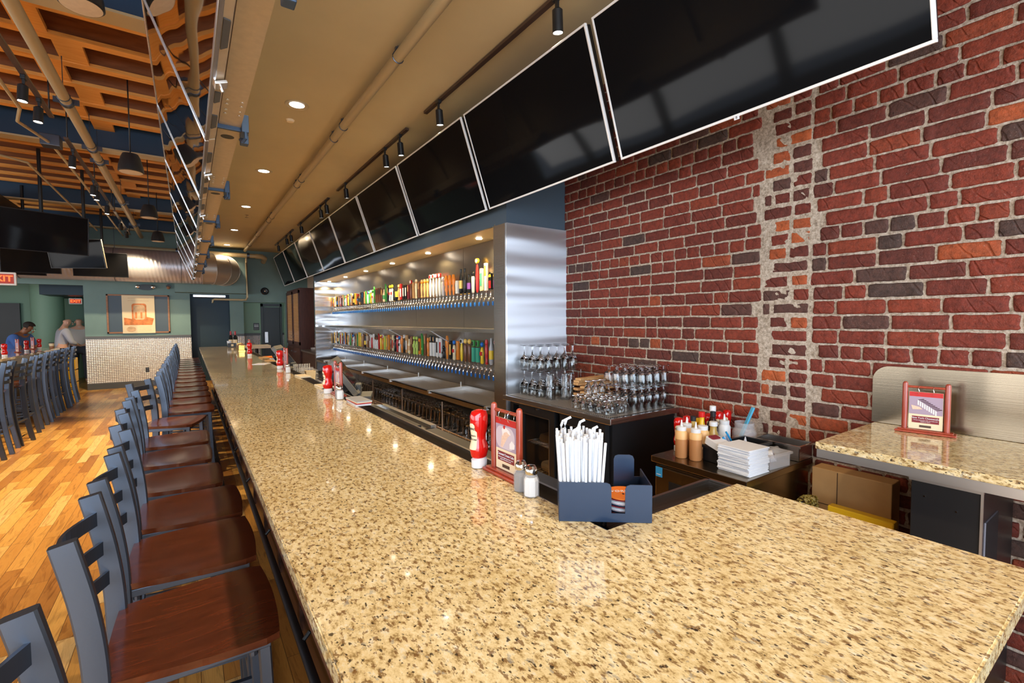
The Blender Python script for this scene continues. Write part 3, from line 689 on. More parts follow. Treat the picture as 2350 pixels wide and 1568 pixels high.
KN = dict(paddle='flat paddle', slab='square plank', wide='broad flared', disc='round-badge', bottle='bottle-shaped', baluster='turned baluster', ball='ball-topped', cap='box-headed', leaf='leaf-shaped', fig='sculpted figure', arch='arched board', violin='violin-shaped')
# nearest first: kind, three colours, height in cm
LOW = 'disc kwr24 bottle syk27 baluster rrm24 fig yur23 cap agk22 cap agk22 ball bdd24 ball bdd24 disc ywk23 slab ono20 fig cur23 paddle kdk20 violin oob25 fig kkk15 paddle wrw22 paddle wkw22 cap wkn24 cap wkn24 baluster oon22 slab bnb26 leaf gly26 paddle okw20 fig lll25 fig lll25 slab bnb22 bottle cny20 wide nwn23 disc kww24 violin ooo22 fig wuk24 baluster rwr22 fig kkm24 wide cry22 baluster bnn22 paddle onw22 paddle nyb21 slab lyl20 disc owr22 baluster yry22 leaf rrg23 fig wbw20 fig wbw20 paddle www22 disc rww21 slab wbw20 slab bwb20 paddle nww22 bottle kyk21 slab bnb21 disc nwb22 baluster yyd23 slab ydy23 leaf ggg20 slab nbn21 paddle kwk20 fig wur21 slab bdb22 bottle ggl20 paddle wrw21 disc dwb22 baluster kkd21 slab oyo22 paddle ukw20 fig byn22 slab ccn21 disc rwr22 paddle gwg20 bottle kdk21 slab nnb22 paddle wkw20 baluster ddb21 fig ryw22 slab bkb20 paddle ywy21'.split()
UPR = 'arch kyp17 arch kyr17 slab wyu26 paddle cak22 disc ryw34 ball sks22 bottle kpd20 bottle kkd27 bottle kdd27 wide www14 violin oor21 violin oor21 violin oor21 ball sss21 disc wrw26 disc wrw26 disc wwr26 disc wwr26 baluster nod22 baluster nod22 baluster nod22 slab bnb20 baluster cnc24 slab nng20 disc brw24 slab mnm18 paddle kwk19 paddle kwk19 wide rwk21 baluster nnb21 bottle kyk24 bottle kkd22 fig wyr25 fig wyr25 slab knk20 leaf ggy25 bottle cgk19 slab bdb19 slab bkb21 slab bkb21 slab bkb21 leaf grg24 fig wgr22 fig ywg22 baluster gwr20 disc wur19 leaf ggb20 slab nbn19 slab kuk19 baluster kkw20 bottle nkb20 fig kru19 slab ono18 paddle yyk19 bottle kyk20 disc bwn19 paddle nwr20 slab kwk19 baluster yky20 slab brb19 fig wnw20 paddle ggw19 slab nnk20 disc kyk20 paddle rwr19 slab bdb19 baluster nnn20 bottle kuk20 slab yby19 paddle wuw19 fig oyo20 slab kbk19'.split()
def taps(spec, z, rowname, y0):
    n_ = len(spec)//2
    for k in range(n_):
        kind, cc = spec[2*k], spec[2*k+1]; c1, c2, c3 = cc[0], cc[1], cc[2]; H = int(cc[3:])/100*1.12
        y = y0+k*.0902
        if y > NY1-.1: break
        where = '%s from the near post' % ordi(k+1) if k else 'right beside the near post'
        t = thing('beer_tap', '%s row beer tap, %s %s handle, %s' % (rowname, PAL[c1][0], KN[kind], where), 'beer tap', (2.6, y, z), 0, rowname.lower()+' row of beer taps')
        for nm, me in (('faucet', FA), ('spout_cap', CP)):
            o = bpy.data.objects.new(nm, me); COL.objects.link(o); o.parent = t
        handle(kind, c1, c2, c3, t, H)
        if (rowname, k) == ('Lower', 14): text('RED OAK', .030, 'tap_red', 'lettering', t.children[-1], face_mat((-.0635, 0, .056+.125), (-1, 0, 0)) @ Matrix.Rotation(-PI/2, 4, 'Z'))
        if (rowname, k) == ('Lower', 4): pass
taps(LOW, 1.055, 'Lower', 3.965); taps(UPR, 1.815, 'Upper', 3.965)
# ------------------------------------------------------------ television screens
def tv(label, name, W, H, scr, bez, grp, side):
    # local frame: x right along the screen, z up the screen, face towards -y; origin at bottom centre
    t = thing(name, label, 'television', (0, 0, 0), 0, grp)
    b = B().box(-W/2+.004, W/2-.004, .004, .045, .004, H-.004, .004); b.box(-W*.36, W*.36, .045, .085, .08, H*.8, .02); obj('housing', b, 'tv_back' if side == 'L' else 'tv_black', t)
    b = B()
    for a in ((-W/2, W/2, 0, .012), (-W/2, W/2, H-.012, H)): b.box(a[0], a[1], -.006, .012, a[2], a[3], .002)
    for a in ((-W/2, -W/2+.012), (W/2-.012, W/2)): b.box(a[0], a[1], -.006, .012, .012, H-.012, .002)
    obj('bezel', b, bez, t, label='thin silver frame')
    obj('screen', B().box(-W/2+.012, W/2-.012, -.002, .004, .012, H-.012), scr, t, label='dark glossy screen')
    return t
def pose(o, bottom, top, facing_x):
    # screen stands in a plane through the Y axis: bottom (x,z) to top (x,z)
    (y, xb, zb), (xt, zt) = bottom, top
    z = Vector((xt-xb, 0, zt-zb)).normalized(); x = Vector((0, -facing_x*-1, 0)); x = Vector((0, facing_x, 0)) * -1
    yv = z.cross(x)            # away from the viewer
    M_ = Matrix((x, yv, z)).transposed().to_4x4(); M_.translation = Vector((xb, y, zb)); o.matrix_world = M_
proto = tv('t', 'wall_television', 1.38, .75, 'screen_glass', 'white_bezel', 'televisions tilted above the tap wall', 'R')
b = B().box(-.3, .3, .085, .10, .2, .5); b.box(-.05, .05, .09, .16, .3, .4); obj('wall_mount', b, 'black_metal', proto)
ORD = ['nearest', 'second', 'third', 'fourth', 'fifth', 'sixth', 'seventh', 'eighth', 'farthest']
for k in range(9):
    lab = 'large glossy black television tilted high on the bar wall, %s of the nine' % ORD[k] if k else 'nearest wall television, over the brick and cropped by the top of the picture'
    o = proto if k == 0 else dup(proto, (0, 0, 0)); o['label'] = lab
    pose(o, (1.195+1.43*k, 2.08, 2.49), (1.84, 3.2), 1)
for k, o in enumerate([o for o in COL.objects if o.name.startswith('wall_television')][:3]):
    if k == 0:
        p = B().box(-.012, .012, -.0085, -.006, -.012, .006); q = obj('number_tag', p, 'white_paper', o); text('8', .016, 'black_metal', 'lettering', q, face_mat((0, -.0088, -.003), (0, -1, 0)))
rail = thing('tv_mounting_rail', 'dark rail on the fascia carrying the wall televisions', 'mounting rail', (2.17, .5, 2.75))
obj('rail', B().box(-.01, .03, 0, 12.8, -.02, .05), 'black_metal', rail)
for k in range(9): obj('arm', B().bar((0, .695+1.43*k, .02), (-.08, .695+1.43*k, .13), .05, .02), 'black_metal', rail)
# televisions hung along the dining side of the bar ceiling
proto = tv('t', 'hanging_television', 1.385, .69, 'screen_mirror', 'silver_bezel', 'televisions hung in a row along the soffit edge', 'L')
for a in ((-.52, -.34), (-.20, -.08), (.28, .48)): obj('vent_grille', B().prism([(a[0], .014), (a[1], .014), (a[1]-.02, .036), (a[0]+.01, .036)], -.0015, .004, 'z'), 'grey_plastic', proto)
b = B().box(-.03, .03, .006, .05, -.012, .0, .002); b.cyl((-.01, .028, -.012), (-.01, .028, -.03), .006); obj('sensor', b, 'aluminium', proto)
for k in range(8):
    o = proto if k == 0 else dup(proto, (0, 0, 0))
    o['label'] = 'silver framed television hung facing the dining room, mirror-bright, %s of the eight' % (ORD[k] if k < 7 else 'farthest')
    pose(o, (2.2+1.395*k, .105, 2.5), (-.135, 3.14), 1)
ch = thing('television_beam', 'long tan metal box beam carrying the row of hanging televisions', 'beam', (.21, 1.4, 2.6))
b = B().box(-.05, .05, 0, 11.7, 0, .10); b.box(-.05, -.045, 0, 11.7, .1, .9); obj('box_beam', b, 'tv_back', ch)
for k in range(8):
    y = .12+1.395*k; b = B().box(-.06, .085, y-.02, y+.0, -.02, .035, .003); b.box(.05, .085, y-.055, y+.055, -.03, .06, .004)
    b.tube([(.07, y-.05, -.03), (.07, y-.05, -.06), (.06, y-.02, -.07), (.05, y+.02, -.05)], .008, 8); b.box(.055, .095, y+.07, y+.12, -.05, .02, .004)
    obj('hanger_bracket', b, 'bracket_blue', ch)
    b = B().cyl((0, y+.16, -.001), (0, y+.16, .001), .033, seg=20); obj('cable_hole', b, 'black_metal', ch)
    for q in range(8):
        yq = y-.18-.05*(q % 4) - (.02 if q % 4 > 1 else 0); b = B().cyl((-.03+.06*(q//4), yq, -.003), (-.03+.06*(q//4), yq, .001), .007, seg=8); obj('bolt', b, 'aluminium', ch)
for k in range(5): obj('suspension_rod', B().cyl((0, .9+2.2*k, .1), (0, .9+2.2*k, .95), .012), 'black_metal', ch)
# corner-mounted televisions over the dining bar
tvd = tv('t', 'ceiling_television', 1.05, .60, 'screen_glass', 'tv_black', 'televisions hung over the dining bar', 'L')
def hang(o, c, yaw, tilt, s=1):
    M_ = Matrix.Translation(c) @ Matrix.Rotation(yaw, 4, 'Z') @ Matrix.Rotation(tilt, 4, 'X') @ Matrix.Diagonal((s, s, s, 1)); o.matrix_world = M_
lst = [((-1.60, 9.0, 2.545), .42, .12, .9, 'large black television over the dining bar, tilted down, nearest of the group'),
       ((-2.48, 9.2, 2.5), -.9, .2, .9, 'black television at the left picture edge beside the nearest hanging one'),
       ((-1.38, 9.9, 2.42), -.5, .22, .75, 'television seen end-on just behind the nearest hanging television'),
       ((-1.42, 12.6, 2.50), -.05, .2, .82, 'far black television hanging in front of the round duct'),
       ((-2.35, 11.6, 2.45), .0, .35, .95, 'bluish lit television low behind the nearest hanging television'),
       ((-2.75, 12.6, 2.48), .0, .35, 1.0, 'tan-reflecting television above the exit sign, left of the duct')]
for k, (c, yw, tl_, s_, lb) in enumerate(lst):
    o = tvd if k == 0 else dup(tvd, (0, 0, 0)); o['label'] = lb; hang(o, c, yw, tl_, s_)
    p = thing('television_pole', 'black ceiling pole holding the %s' % lb.split(',')[0].replace(' over the dining bar', '').replace('television seen', 'television seen'), 'pole', (c[0]+.12*math.sin(-yw), c[1]+.12, c[2]+.3))
    if len(p['label'].split()) > 16: p['label'] = ' '.join(p['label'].split()[:16])
    obj('pole', B().cyl((0, .08, .0), (0, .08, (4.28 if k == 3 else 4.0)-c[2]-.3), .022), 'black_metal', p); obj('clamp', B().box(-.08, .08, -.02, .1, -.06, .06, .01), 'black_metal', p)
# ------------------------------------------------------------ pipes
def hanger(x, y, z, r, up_, par, m='stool_metal'):
    b = B(); pts = [(x+(r+.004)*math.sin(a), y, z-(r+.004)*math.cos(a)) for a in [q*PI/6-PI*.75 for q in range(10)]]
    b.tube(pts, .004, 6); b.tube([pts[0], (x-.0, y, z+r+.03), (x, y, z+up_)], .004, 6); b.box(x-.02, x+.02, y-.012, y+.012, z+r+.01, z+r+.03); obj('hanger', b, m, par)
p = thing('sprinkler_pipe', 'tan painted sprinkler pipe running along the bar ceiling', 'pipe', (1.26, -3, 3.41))
obj('pipe', B().cyl((0, 0, 0), (0, 16.93, 0), .036, seg=20), 'pipe_tan', p)
for y in (6.2, 7.6, 7.95, 9.6, 9.9, 12.2, 12.6, 14.3, 15.8): hanger(0, y, 0, .036, .08, p)
p = thing('dining_sprinkler_pipe', 'thick tan sprinkler pipe under the timber ceiling', 'pipe', (-.86, 2, 3.6))
obj('pipe', B().cyl((0, 0, 0), (0, 12.2, 0), .043, seg=20), 'pipe_tan', p)
for y in (3.8, 5.2, 5.75, 8.2, 10.4):
    hanger(0, y, 0, .043, .35, p)
    b = B().cyl((0, y+.1, 0), (0, y+.16, 0), .052, seg=16); b.box(-.09, .09, y+.12, y+.14, -.02, .03); obj('coupling', b, 'stool_metal', p)
p = thing('cross_main_pipe', 'thick horizontal pipe crossing below the ceiling by the end wall', 'pipe', (-1.6, 13.98, 3.29))
b = B().cyl((0, 0, 0), (3.1, 0, 0), .055, seg=20); obj('pipe', b, 'pipe_tan', p)
b = B().tube([(3.1, 0, 0), (3.25, 0, 0), (3.32, .05, -.04), (3.34, .50, -.08)], .062, 14); obj('elbow', b, 'pipe_tan', p)
for x in (1.4, 2.9): obj('coupling', B().cyl((x, 0, 0), (x+.06, 0, 0), .075, seg=16), 'stool_metal', p)
p = thing('drain_pipe', 'thin pipe dropping in front of the navy recess', 'pipe', (1.28, 13.95, 2.1))
obj('pipe', B().tube([(.0, 0, 1.12), (.0, 0, 1.0), (0, 0, .1), (-.03, 0, .04), (-.1, 0, .04), (-.72, 0, .04), (-.76, 0, .02), (-.76, 0, -.05)], .025, 10), 'pipe_tan', p)
for nm, x0, pts, lb in (('conduit', -1.15, [(-.03, 0, 0), (-.05, .9, 0), (-.15, 1.3, 0), (-.02, 1.9, 0), (.0, 3.4, 0), (0, 8.5, 0)], 'thin tan conduit with a bend beneath the timber ceiling'),
                        ('conduit', -2.05, [(0, 0, 0), (0, 2.0, 0), (.1, 2.5, 0), (.5, 2.9, 0), (.52, 8, 0)], 'thin tan conduit farther left, running toward the hanging televisions')):
    c = thing(nm, lb, 'conduit', (x0, 5.2, 3.52)); obj('pipe', B().tube(pts, .014, 8), 'pipe_tan', c)
    obj('junction_box', B().box(-.10, .06, 1.85, 2.0, -.03, .09, .006), 'stool_metal', c)
d = thing('ventilation_duct', 'large round spiral duct crossing in front of the end wall', 'duct', (-3.4, 13.6, 2.86))
obj('spiral_duct', B().cyl((0, 0, 0), (3.72, 0, 0), .37, seg=48), 'duct_metal', d)
segs = [((3.72, 0), 0), ((3.92, .02), 14), ((4.08, .12), 40), ((4.17, .28), 68), ((4.19, .5), 88)]
for (a, aa), (c, ca) in zip(segs, segs[1:]):
    def rg(bb, p_, ang): return bb.ring((p_[0], p_[1], 0), .372, 40, Matrix.Rotation(math.radians(ang), 3, 'Z') @ Matrix.Rotation(PI/2, 3, 'Y'))
    bb = B(); bb.skin([rg(bb, a, aa), rg(bb, c, ca)], False, False); obj('elbow_section', bb, 'duct_plain', d)
for (a, aa) in segs[:-1]:
    bb = B(); q = Matrix.Rotation(math.radians(aa), 3, 'Z') @ Matrix.Rotation(PI/2, 3, 'Y'); pts = [Vector((a[0], a[1], 0))+q @ Vector((.376*math.cos(t*PI/16), .376*math.sin(t*PI/16), 0)) for t in range(32)]; bb.tube(pts, .006, 6, True); obj('seam', bb, 'duct_plain', d)
for x in (.6, 2.1, 3.3):
    b = B().tube([(x, .374*math.cos(t*PI/16), .374*math.sin(t*PI/16)) for t in range(32)], .005, 6, True); b.cyl((x, 0, .37), (x, 0, 1.1), .006); obj('strap', b, 'stool_metal', d)
# ------------------------------------------------------------ lights
CE = 3.49
def can(x, y, lb, e=42):
    t = thing('recessed_light', lb, 'ceiling light', (x, y, CE), 0, 'recessed lights in the bar ceiling')
    obj('trim_ring', B().lathe([(.062, -.002), (.095, -.008), (.10, -.002), (.10, 0)], seg=32, cap0=False), 'frame_wood' if 0 else 'pipe_tan', t)
    obj('lens', B().lathe([(.001, -.001), (.062, -.0015)], seg=28), 'can_glow', t)
    spot('recessed_light_beam', (x, y, CE-.02), (x, y, 0), e, 125, .9, (1, .80, .55), .06)
for k, y in enumerate((4.56, 6.77, 9.0, 11.4, 13.68)): can(.85, y, '%s glowing recessed light in the tan bar ceiling' % ORD[k].replace('nearest', 'nearest').capitalize() if k < 4 else 'Farthest glowing recessed light by the end wall')
for y in (2.3, .1): can(.85, y, 'recessed light in the bar ceiling above the camera, %s' % ('ahead' if y > 1 else 'behind'), 75)
t = thing('smoke_detector', 'small pale ceiling disc just beyond the nearest recessed light', 'smoke detector', (.855, 4.93, CE)); obj('body', B().lathe([(.001, -.02), (.03, -.018), (.04, 0)], seg=24), 'cream_paper', t)
t = thing('fire_sprinkler', 'tiny sprinkler head beyond the third recessed light', 'sprinkler', (.92, 9.7, CE)); obj('body', B().lathe([(.012, -.045), (.03, -.04), (.008, -.03), (.008, -.01), (.035, 0)], seg=16), 'chrome', t)
def head(x, y, z, lb, grp, tilt=(.0, .0), e=0, col=(1, .80, .50)):
    t = thing('track_spotlight', lb, 'spotlight', (x, y, z), 0, grp)
    b = B().box(-.015, .015, -.03, .03, -.03, 0, .003); b.box(-.008, .008, -.01, .01, -.09, -.02); obj('adapter', b, 'black_metal', t)
    ax = Euler((tilt[0], tilt[1], 0)).to_matrix()
    b = B(); b.lathe([(.020, -.07), (.031, -.08), (.032, -.20), (.029, -.20), (.027, -.185)], seg=20, ax=ax, cap1=False); obj('can', b, 'black_metal', t)
    obj('lamp', B().lathe([(.001, -.194), (.0275, -.194)], seg=18, ax=ax), 'lamp_glow', t)
    if e:
        dirv = ax @ Vector((0, 0, -1)); p0 = Vector((x, y, z))+dirv*.21; spot('track_beam', p0, p0+dirv, e, 72, .7, col, .03)
def track(x, y0, y1, z, lb, par=None):
    t = thing('light_track', lb, 'light track', (x, y0, z)); obj('rail', B().box(-.018, .018, 0, y1-y0, 0, .022, .002), 'frame_rail', t)
    for q in range(max(2, int((y1-y0)/1.2))):
        yy = .08+q*(y1-y0-.16)/max(1, int((y1-y0)/1.2)-1) if int((y1-y0)/1.2) > 1 else .08+q*(y1-y0-.16); obj('stem', B().cyl((0, yy, .02), (0, yy, CE-z if x > 0 else 4.0-z), .006, seg=6), 'black_metal', t)
mat('frame_rail', (.09, .055, .04), .35, .3)
for k, (y0, y1) in enumerate(((1.9, 4.03), (4.46, 7.1), (7.62, 10.07), (10.6, 13.0))): track(1.84, y0, y1, CE-.03, 'dark ceiling light track beside the wall televisions, %s section' % ORD[k])
for k, y in enumerate((2.15, 3.72, 4.62, 5.05, 6.62, 7.72, 8.1, 9.7, 10.8, 11.3, 12.45)):
    head(1.82, y, CE-.03, 'black cylinder spotlight hanging by the wall televisions, %s along the bar' % (ordi(k+1) if k else 'first'), 'track spotlights along the wall televisions', (.10, -.12), 70 if k % 2 == 0 or k < 4 else 0)
for k, (y0, y1) in enumerate(((3.2, 6.0), (6.6, 10.2), (10.4, 13.0))): track(-.975, y0, y1, 3.45, 'ceiling light track over the dining side, %s section' % ORD[k])
for k, y in enumerate((5.1, 5.55, 6.95, 8.3, 8.6, 9.6, 11.2, 12.2)):
    head(-.975, y, 3.45, 'black spotlight shining over the dining floor, %s from the near end' % (ordi(k+1) if k else 'first'), 'track spotlights over the dining side', (-.05, .05) if k < 6 else (.75, 0), 150)
for k, (x, y) in enumerate(((-.44, 6.27), (-.43, 8.83), (-.43, 11.3), (-.46, 3.75))):
    t = thing('pendant_speaker', 'black bell-shaped pendant hanging under the timber ceiling, %s' % ('nearest whole one', 'second one', 'farthest one by the duct', 'cropped at the top of the picture')[k], 'pendant speaker', (x, y, 3.12 if k < 3 else 3.42))
    obj('bell', B().lathe([(.10, 0), (.109, .008), (.104, .06), (.082, .15), (.066, .185), (.02, .198)], seg=28), 'black_metal', t); obj('grille', B().lathe([(.001, -.004), (.098, 0)], seg=28), 'tv_back', t)
    obj('cord', B().cyl((0, 0, .19), (0, 0, 1.17 if k < 3 else .87), .006, seg=6), 'black_metal', t)
# ------------------------------------------------------------ bar stools
def catmull(pts, n=6):
    out = []; P = [Vector(p) for p in pts]; P = [P[0]]+P+[P[-1]]
    for i in range(1, len(P)-2):
        for k in range(n):
            t = k/n; a, b_, c, d = P[i-1], P[i], P[i+1], P[i+2]
            out.append(.5*((2*b_)+(-a+c)*t+(2*a-5*b_+4*c-d)*t*t+(-a+3*b_-3*c+d)*t**3))
    out.append(P[-2]); return out
def rectsweep(b, pts, w, d, up_=Vector((0, 1, 0)), bev=.004):
    # rectangular tube swept along pts: w along up_, d across
    rs = []
    for i, p in enumerate(pts):
        a = pts[max(0, i-1)]; c = pts[min(len(pts)-1, i+1)]; t = (c-a).normalized(); s = t.cross(up_).normalized(); u = up_
        ring = []
        for sx_, sy_ in ((1, -1), (1, 1), (-1, 1), (-1, -1)):
            if bev:
                o = ((w/2-bev)*sy_, d/2*sx_), (w/2*sy_, (d/2-bev)*sx_)
                if sx_*sy_ > 0: o = o
                else: o = o[::-1]
                for q in o: ring.append(b.bm.verts.new(p+u*q[0]+s*q[1]))
            else: ring.append(b.bm.verts.new(p+u*w/2*sy_+s*d/2*sx_))
        rs.append(ring)
    b.skin(rs, smooth=False)
def make_stool():
    t = thing('bar_stool', 'x', 'bar stool', (0, 0, 0), 0, 'x')
    # seat: dished wooden board, narrower at the back
    b = B(); NX, NY_ = 12, 12; top = []; bot = []
    for i in range(NX+1):
        u = i/NX; x = -.185+.375*u; hw = .178+.034*math.sin(min(1, u*1.25)*PI/2)-(.012 if u > .93 else 0)
        r1 = []; r2 = []
        for k in range(NY_+1):
            v_ = k/NY_*2-1; y = hw*v_
            xx = x-(.012*v_*v_ if u > .5 else -.006*v_*v_)
            z = .762-.010*math.exp(-((u-.4)**2)/.1)*(1-v_*v_)**.5*1.2 if abs(v_) < 1 else .762
            ed = .004 if (i in (0, NX) or k in (0, NY_)) else 0
            r1.append(b.bm.verts.new((xx, y, z-ed))); r2.append(b.bm.verts.new((xx, y*.985, .738)))
        top.append(r1); bot.append(r2)
    for i in range(NX):
        for k in range(NY_):
            f = b.bm.faces.new((top[i][k], top[i+1][k], top[i+1][k+1], top[i][k+1])); f.smooth = True
            b.bm.faces.new((bot[i][k], bot[i][k+1], bot[i+1][k+1], bot[i+1][k]))
    for i in range(NX):
        b.bm.faces.new((top[i][0], bot[i][0], bot[i+1][0], top[i+1][0])); b.bm.faces.new((top[i][-1], top[i+1][-1], bot[i+1][-1], bot[i][-1]))
    for k in range(NY_):
        b.bm.faces.new((top[0][k], top[0][k+1], bot[0][k+1], bot[0][k])); b.bm.faces.new((top[-1][k], bot[-1][k], bot[-1][k+1], top[-1][k+1]))
    obj('seat', b, 'seat_wood', t, label='dark red-brown wooden seat')
    for s in (-1, 1):
        b = B(); pts = catmull([(-.26, s*.178, 0), (-.215, s*.175, .28), (-.19, s*.172, .56), (-.187, s*.17, .78), (-.202, s*.17, .94), (-.232, s*.17, 1.095)], 6)
        rectsweep(b, pts, .026, .048); obj('rear_leg', b, 'stool_metal', t)
        b = B(); rectsweep(b, [Vector((.17, s*.18, 0)), Vector((.145, s*.165, .725))], .026, .03); obj('front_leg', b, 'stool_metal', t)
        b = B(); b.box(-.18, .16, s*.168-.011, s*.168+.011, .712, .736, .002); b.cyl((-.15, s*.168, .70), (-.15, s*.168, .712), .01, seg=8); b.cyl((.12, s*.168, .70), (.12, s*.168, .712), .01, seg=8); obj('seat_rail', b, 'stool_metal', t)
        b = B(); b.bar((-.218, s*.176, .26), (.16, s*.176, .24), .018, .018); b.bar((-.20, s*.173, .42), (.156, s*.172, .40), .016, .016); obj('side_stretcher', b, 'stool_metal', t)
    obj('front_rail', B().box(.135, .155, -.16, .16, .712, .734), 'stool_metal', t)
    obj('footrest', B().bar((.163, -.175, .30), (.163, .175, .30), .03, .022), 'stool_metal', t)
    obj('rear_stretcher', B().bar((-.212, -.17, .30), (-.212, .17, .30), .02, .02), 'stool_metal', t)
    for z in (.86, .945, 1.03):
        xb = -.19-(z-.78)*.12; b = B(); pts = [Vector((xb-.045*math.cos(a*PI/2/6)**1.0+.0, .16*a/6, z)) for a in range(-6, 7)]
        rs = []
        for p in pts:
            rs.append([b.bm.verts.new(p+Vector(q)) for q in ((.004, 0, -.019), (.004, 0, .019), (-.004, 0, .019), (-.004, 0, -.019))])
        b.skin(rs, smooth=False); obj('back_slat', b, 'stool_metal', t)
    return t
stool = make_stool(); first = True
RS = [(-.01, .90, 0), (-.005, 1.53, 0), (-.008, 2.02, 0), (-.012, 2.48, 0), (-.06, 2.965, 0), (-.09, 3.48, 0), (-.09, 3.985, 0), (-.12, 4.72, -.28)]
y = 5.32
while y < 12.6:
    if y < 11.3 or True: RS.append((-.005+R.uniform(-.008, .008), y, R.uniform(-.03, .03)))
    y += .52
for k, (x, y, rz) in enumerate(RS):
    lab = 'stool with dark wood seat and blue-grey metal ladder back at the granite bar, ' + ('nearest, cropped at the bottom left' if k == 0 else 'turned away at an angle, eighth from the camera' if k == 7 else ordi(k+1)+' from the camera' if k < 20 else ordi(k+1)+' from the camera')
    if len(lab.split()) > 16 or k == 0 or k == 7:
        lab = {0: 'dark seated bar stool, nearest to the camera, only its blue-grey back post visible', 7: 'bar stool turned out at an angle, back slats facing the dining side'}.get(k, 'dark wood and grey metal bar stool at the granite bar, %s from the camera' % ordi(k+1))
    if k == 0: o = stool; o.location = (x, y, 0); o.rotation_euler = (0, 0, rz)
    else: o = dup(stool, (x, y, 0), rz)
    o['label'] = lab; o['group'] = 'stools along the granite bar'
for k, (x, y) in enumerate(((-2.05, 6.9), (-2.05, 7.5), (-2.05, 8.12), (-2.03, 8.6), (-2.06, 9.12), (-2.08, 9.75), (-2.1, 10.33), (-2.12, 10.95), (-2.12, 11.5), (-2.13, 12.05), (-2.12, 12.6))):
    dup(stool, (x, y, 0), PI+R.uniform(-.12, .12), 'grey metal stool along the dining bar at left, %s from the near end' % (ordi(k+1) if k else 'first'), 'stools along the dining bar')
# ------------------------------------------------------------ dining bar at left
t = thing('dining_bar', 'second long bar at the left with pale tan stone top', 'bar counter', (-2.45, 4, 0))
b = B().prism([(.30, 0), (.30, 8.95), (-2.6, 8.95), (-2.6, 8.35), (-.32, 8.35), (-.32, 0)], 1.035, 1.07); obj('stone_top', b, 'granite', t)
b = B().prism([(.02, .05), (.02, 8.7), (-2.5, 8.7), (-2.5, 8.45), (-.2, 8.45), (-.2, .05)], 0, 1.035); obj('front_panel', b, 'bar_wood', t)
# ------------------------------------------------------------ table-top items
def lettered(o, s, size, m, loc, nrm, upv=(0, 0, 1), sx=1, bold=0): return text(s, size, m, 'lettering', o, face_mat(loc, nrm, upv), sx=sx, bold=bold)
def ketchup(loc, lb, rz=0, grp='ketchup bottles'):
    t = thing('ketchup_bottle', lb, 'ketchup bottle', loc, rz, grp)
    b = B().lathe([(.024, 0), (.029, .002), (.030, .028), (.024, .034)], seg=24, sy=.82); obj('cap', b, 'white_plastic', t, label='white flip cap at the bottom')
    b = B().lathe([(.022, .032), (.030, .038), (.035, .06), (.034, .075), (.027, .092), (.026, .11), (.031, .13), (.034, .15), (.034, .178), (.028, .192), (.012, .197)], seg=32, sy=.78, cap0=False); obj('body', b, 'ketchup_red', t)
    b = B()
    for k in range(3):
        pass
    rs = []
    for z_, hw in ((.066, .55), (.072, .62), (.10, .66), (.125, .66), (.132, .42), (.148, .42), (.155, .2)):
        rr = {.066: .0352, .072: .0345, .10: .0272, .125: .0308, .132: .0318, .148: .0345, .155: .0348}[z_]
        rs.append([b.bm.verts.new(((rr+.0012)*math.cos(PI+a*hw), (rr+.0012)*.78*math.sin(PI+a*hw), z_)) for a in (-1, -.6, -.2, .2, .6, 1)])
    for a, c in zip(rs, rs[1:]):
        for k in range(5): b.bm.faces.new((a[k], a[k+1], c[k+1], c[k])).smooth = True
    l = obj('label', b, 'cream_paper', t); 
    lettered(l, 'HEINZ', .0105, 'black_metal', (-.0345, 0, .136), (-1, 0, 0)); lettered(l, 'TOMATO', .007, 'black_metal', (-.0305, 0, .112), (-1, 0, 0)); lettered(l, 'KETCHUP', .008, 'black_metal', (-.029, 0, .099), (-1, 0, 0))
    return t
def tent(loc, rz, lb, title, lines, photo, s=1, cols=('card_mauve', 'cream_paper')):
    # upright wooden card holder; the card faces -x
    t = thing('menu_stand', lb, 'menu stand', loc, rz, 'wooden dessert card stands')
    b = B().box(-.028, .028, -.105, .105, 0, .010, .003); b.box(-.020, .020, -.095, .095, .010, .016, .002); obj('base', b, 'red_wood', t)
    for y in (-.072, .072):
        b = B().lathe([(.0105, .014), (.0105, .218), (.009, .226), (.004, .230)], (0, y, 0), 16); obj('post', b, 'red_wood', t)
    obj('crossbar', B().cyl((0, -.07, .208), (0, .07, .208), .0055, seg=12), 'red_wood', t)
    c = obj('card', B().box(-.0015, .0015, -.058, .058, .018, .186), 'cream_paper', t)
    b = B().box(-.0028, -.0014, -.057, .057, .165, .1855); obj('header_band', b, 'tap_red', c)
    b = B().box(-.0026, -.0014, -.057, .057, .085, .165); obj('picture', b, photo, c)
    b = B().box(-.0028, -.0014, -.046, .046, .046, .076); obj('title_panel', b, 'tap_maroon', c)
    b = B().box(-.0028, -.0014, -.02, .02, .026, .036); obj('logo_patch', b, 'frame_rail', c)
    lettered(c, title, .0115, 'white_paper', (-.0032, 0, .068), (-1, 0, 0), sx=.9)
    for k, z in enumerate((.058, .052)): lettered(c, lines[k], .0052, 'white_paper', (-.0032, 0, z), (-1, 0, 0))
    for y in (-.025, .025):
        obj('ring', B().tube([(.013*math.sin(a*PI/8), y, .194+.019*math.cos(a*PI/8)) for a in range(16)], .0011, 6, True), 'chrome', t)
    return t
mat('card_mauve', (.40, .30, .38), .5); mat('card_plate', (.62, .52, .56), .4); mat('cake', (.80, .55, .40), .6, nz=.1, nscale=200); mat('cake_dark', (.07, .02, .03), .5); mat('cake_cream', (.85, .78, .74), .5)
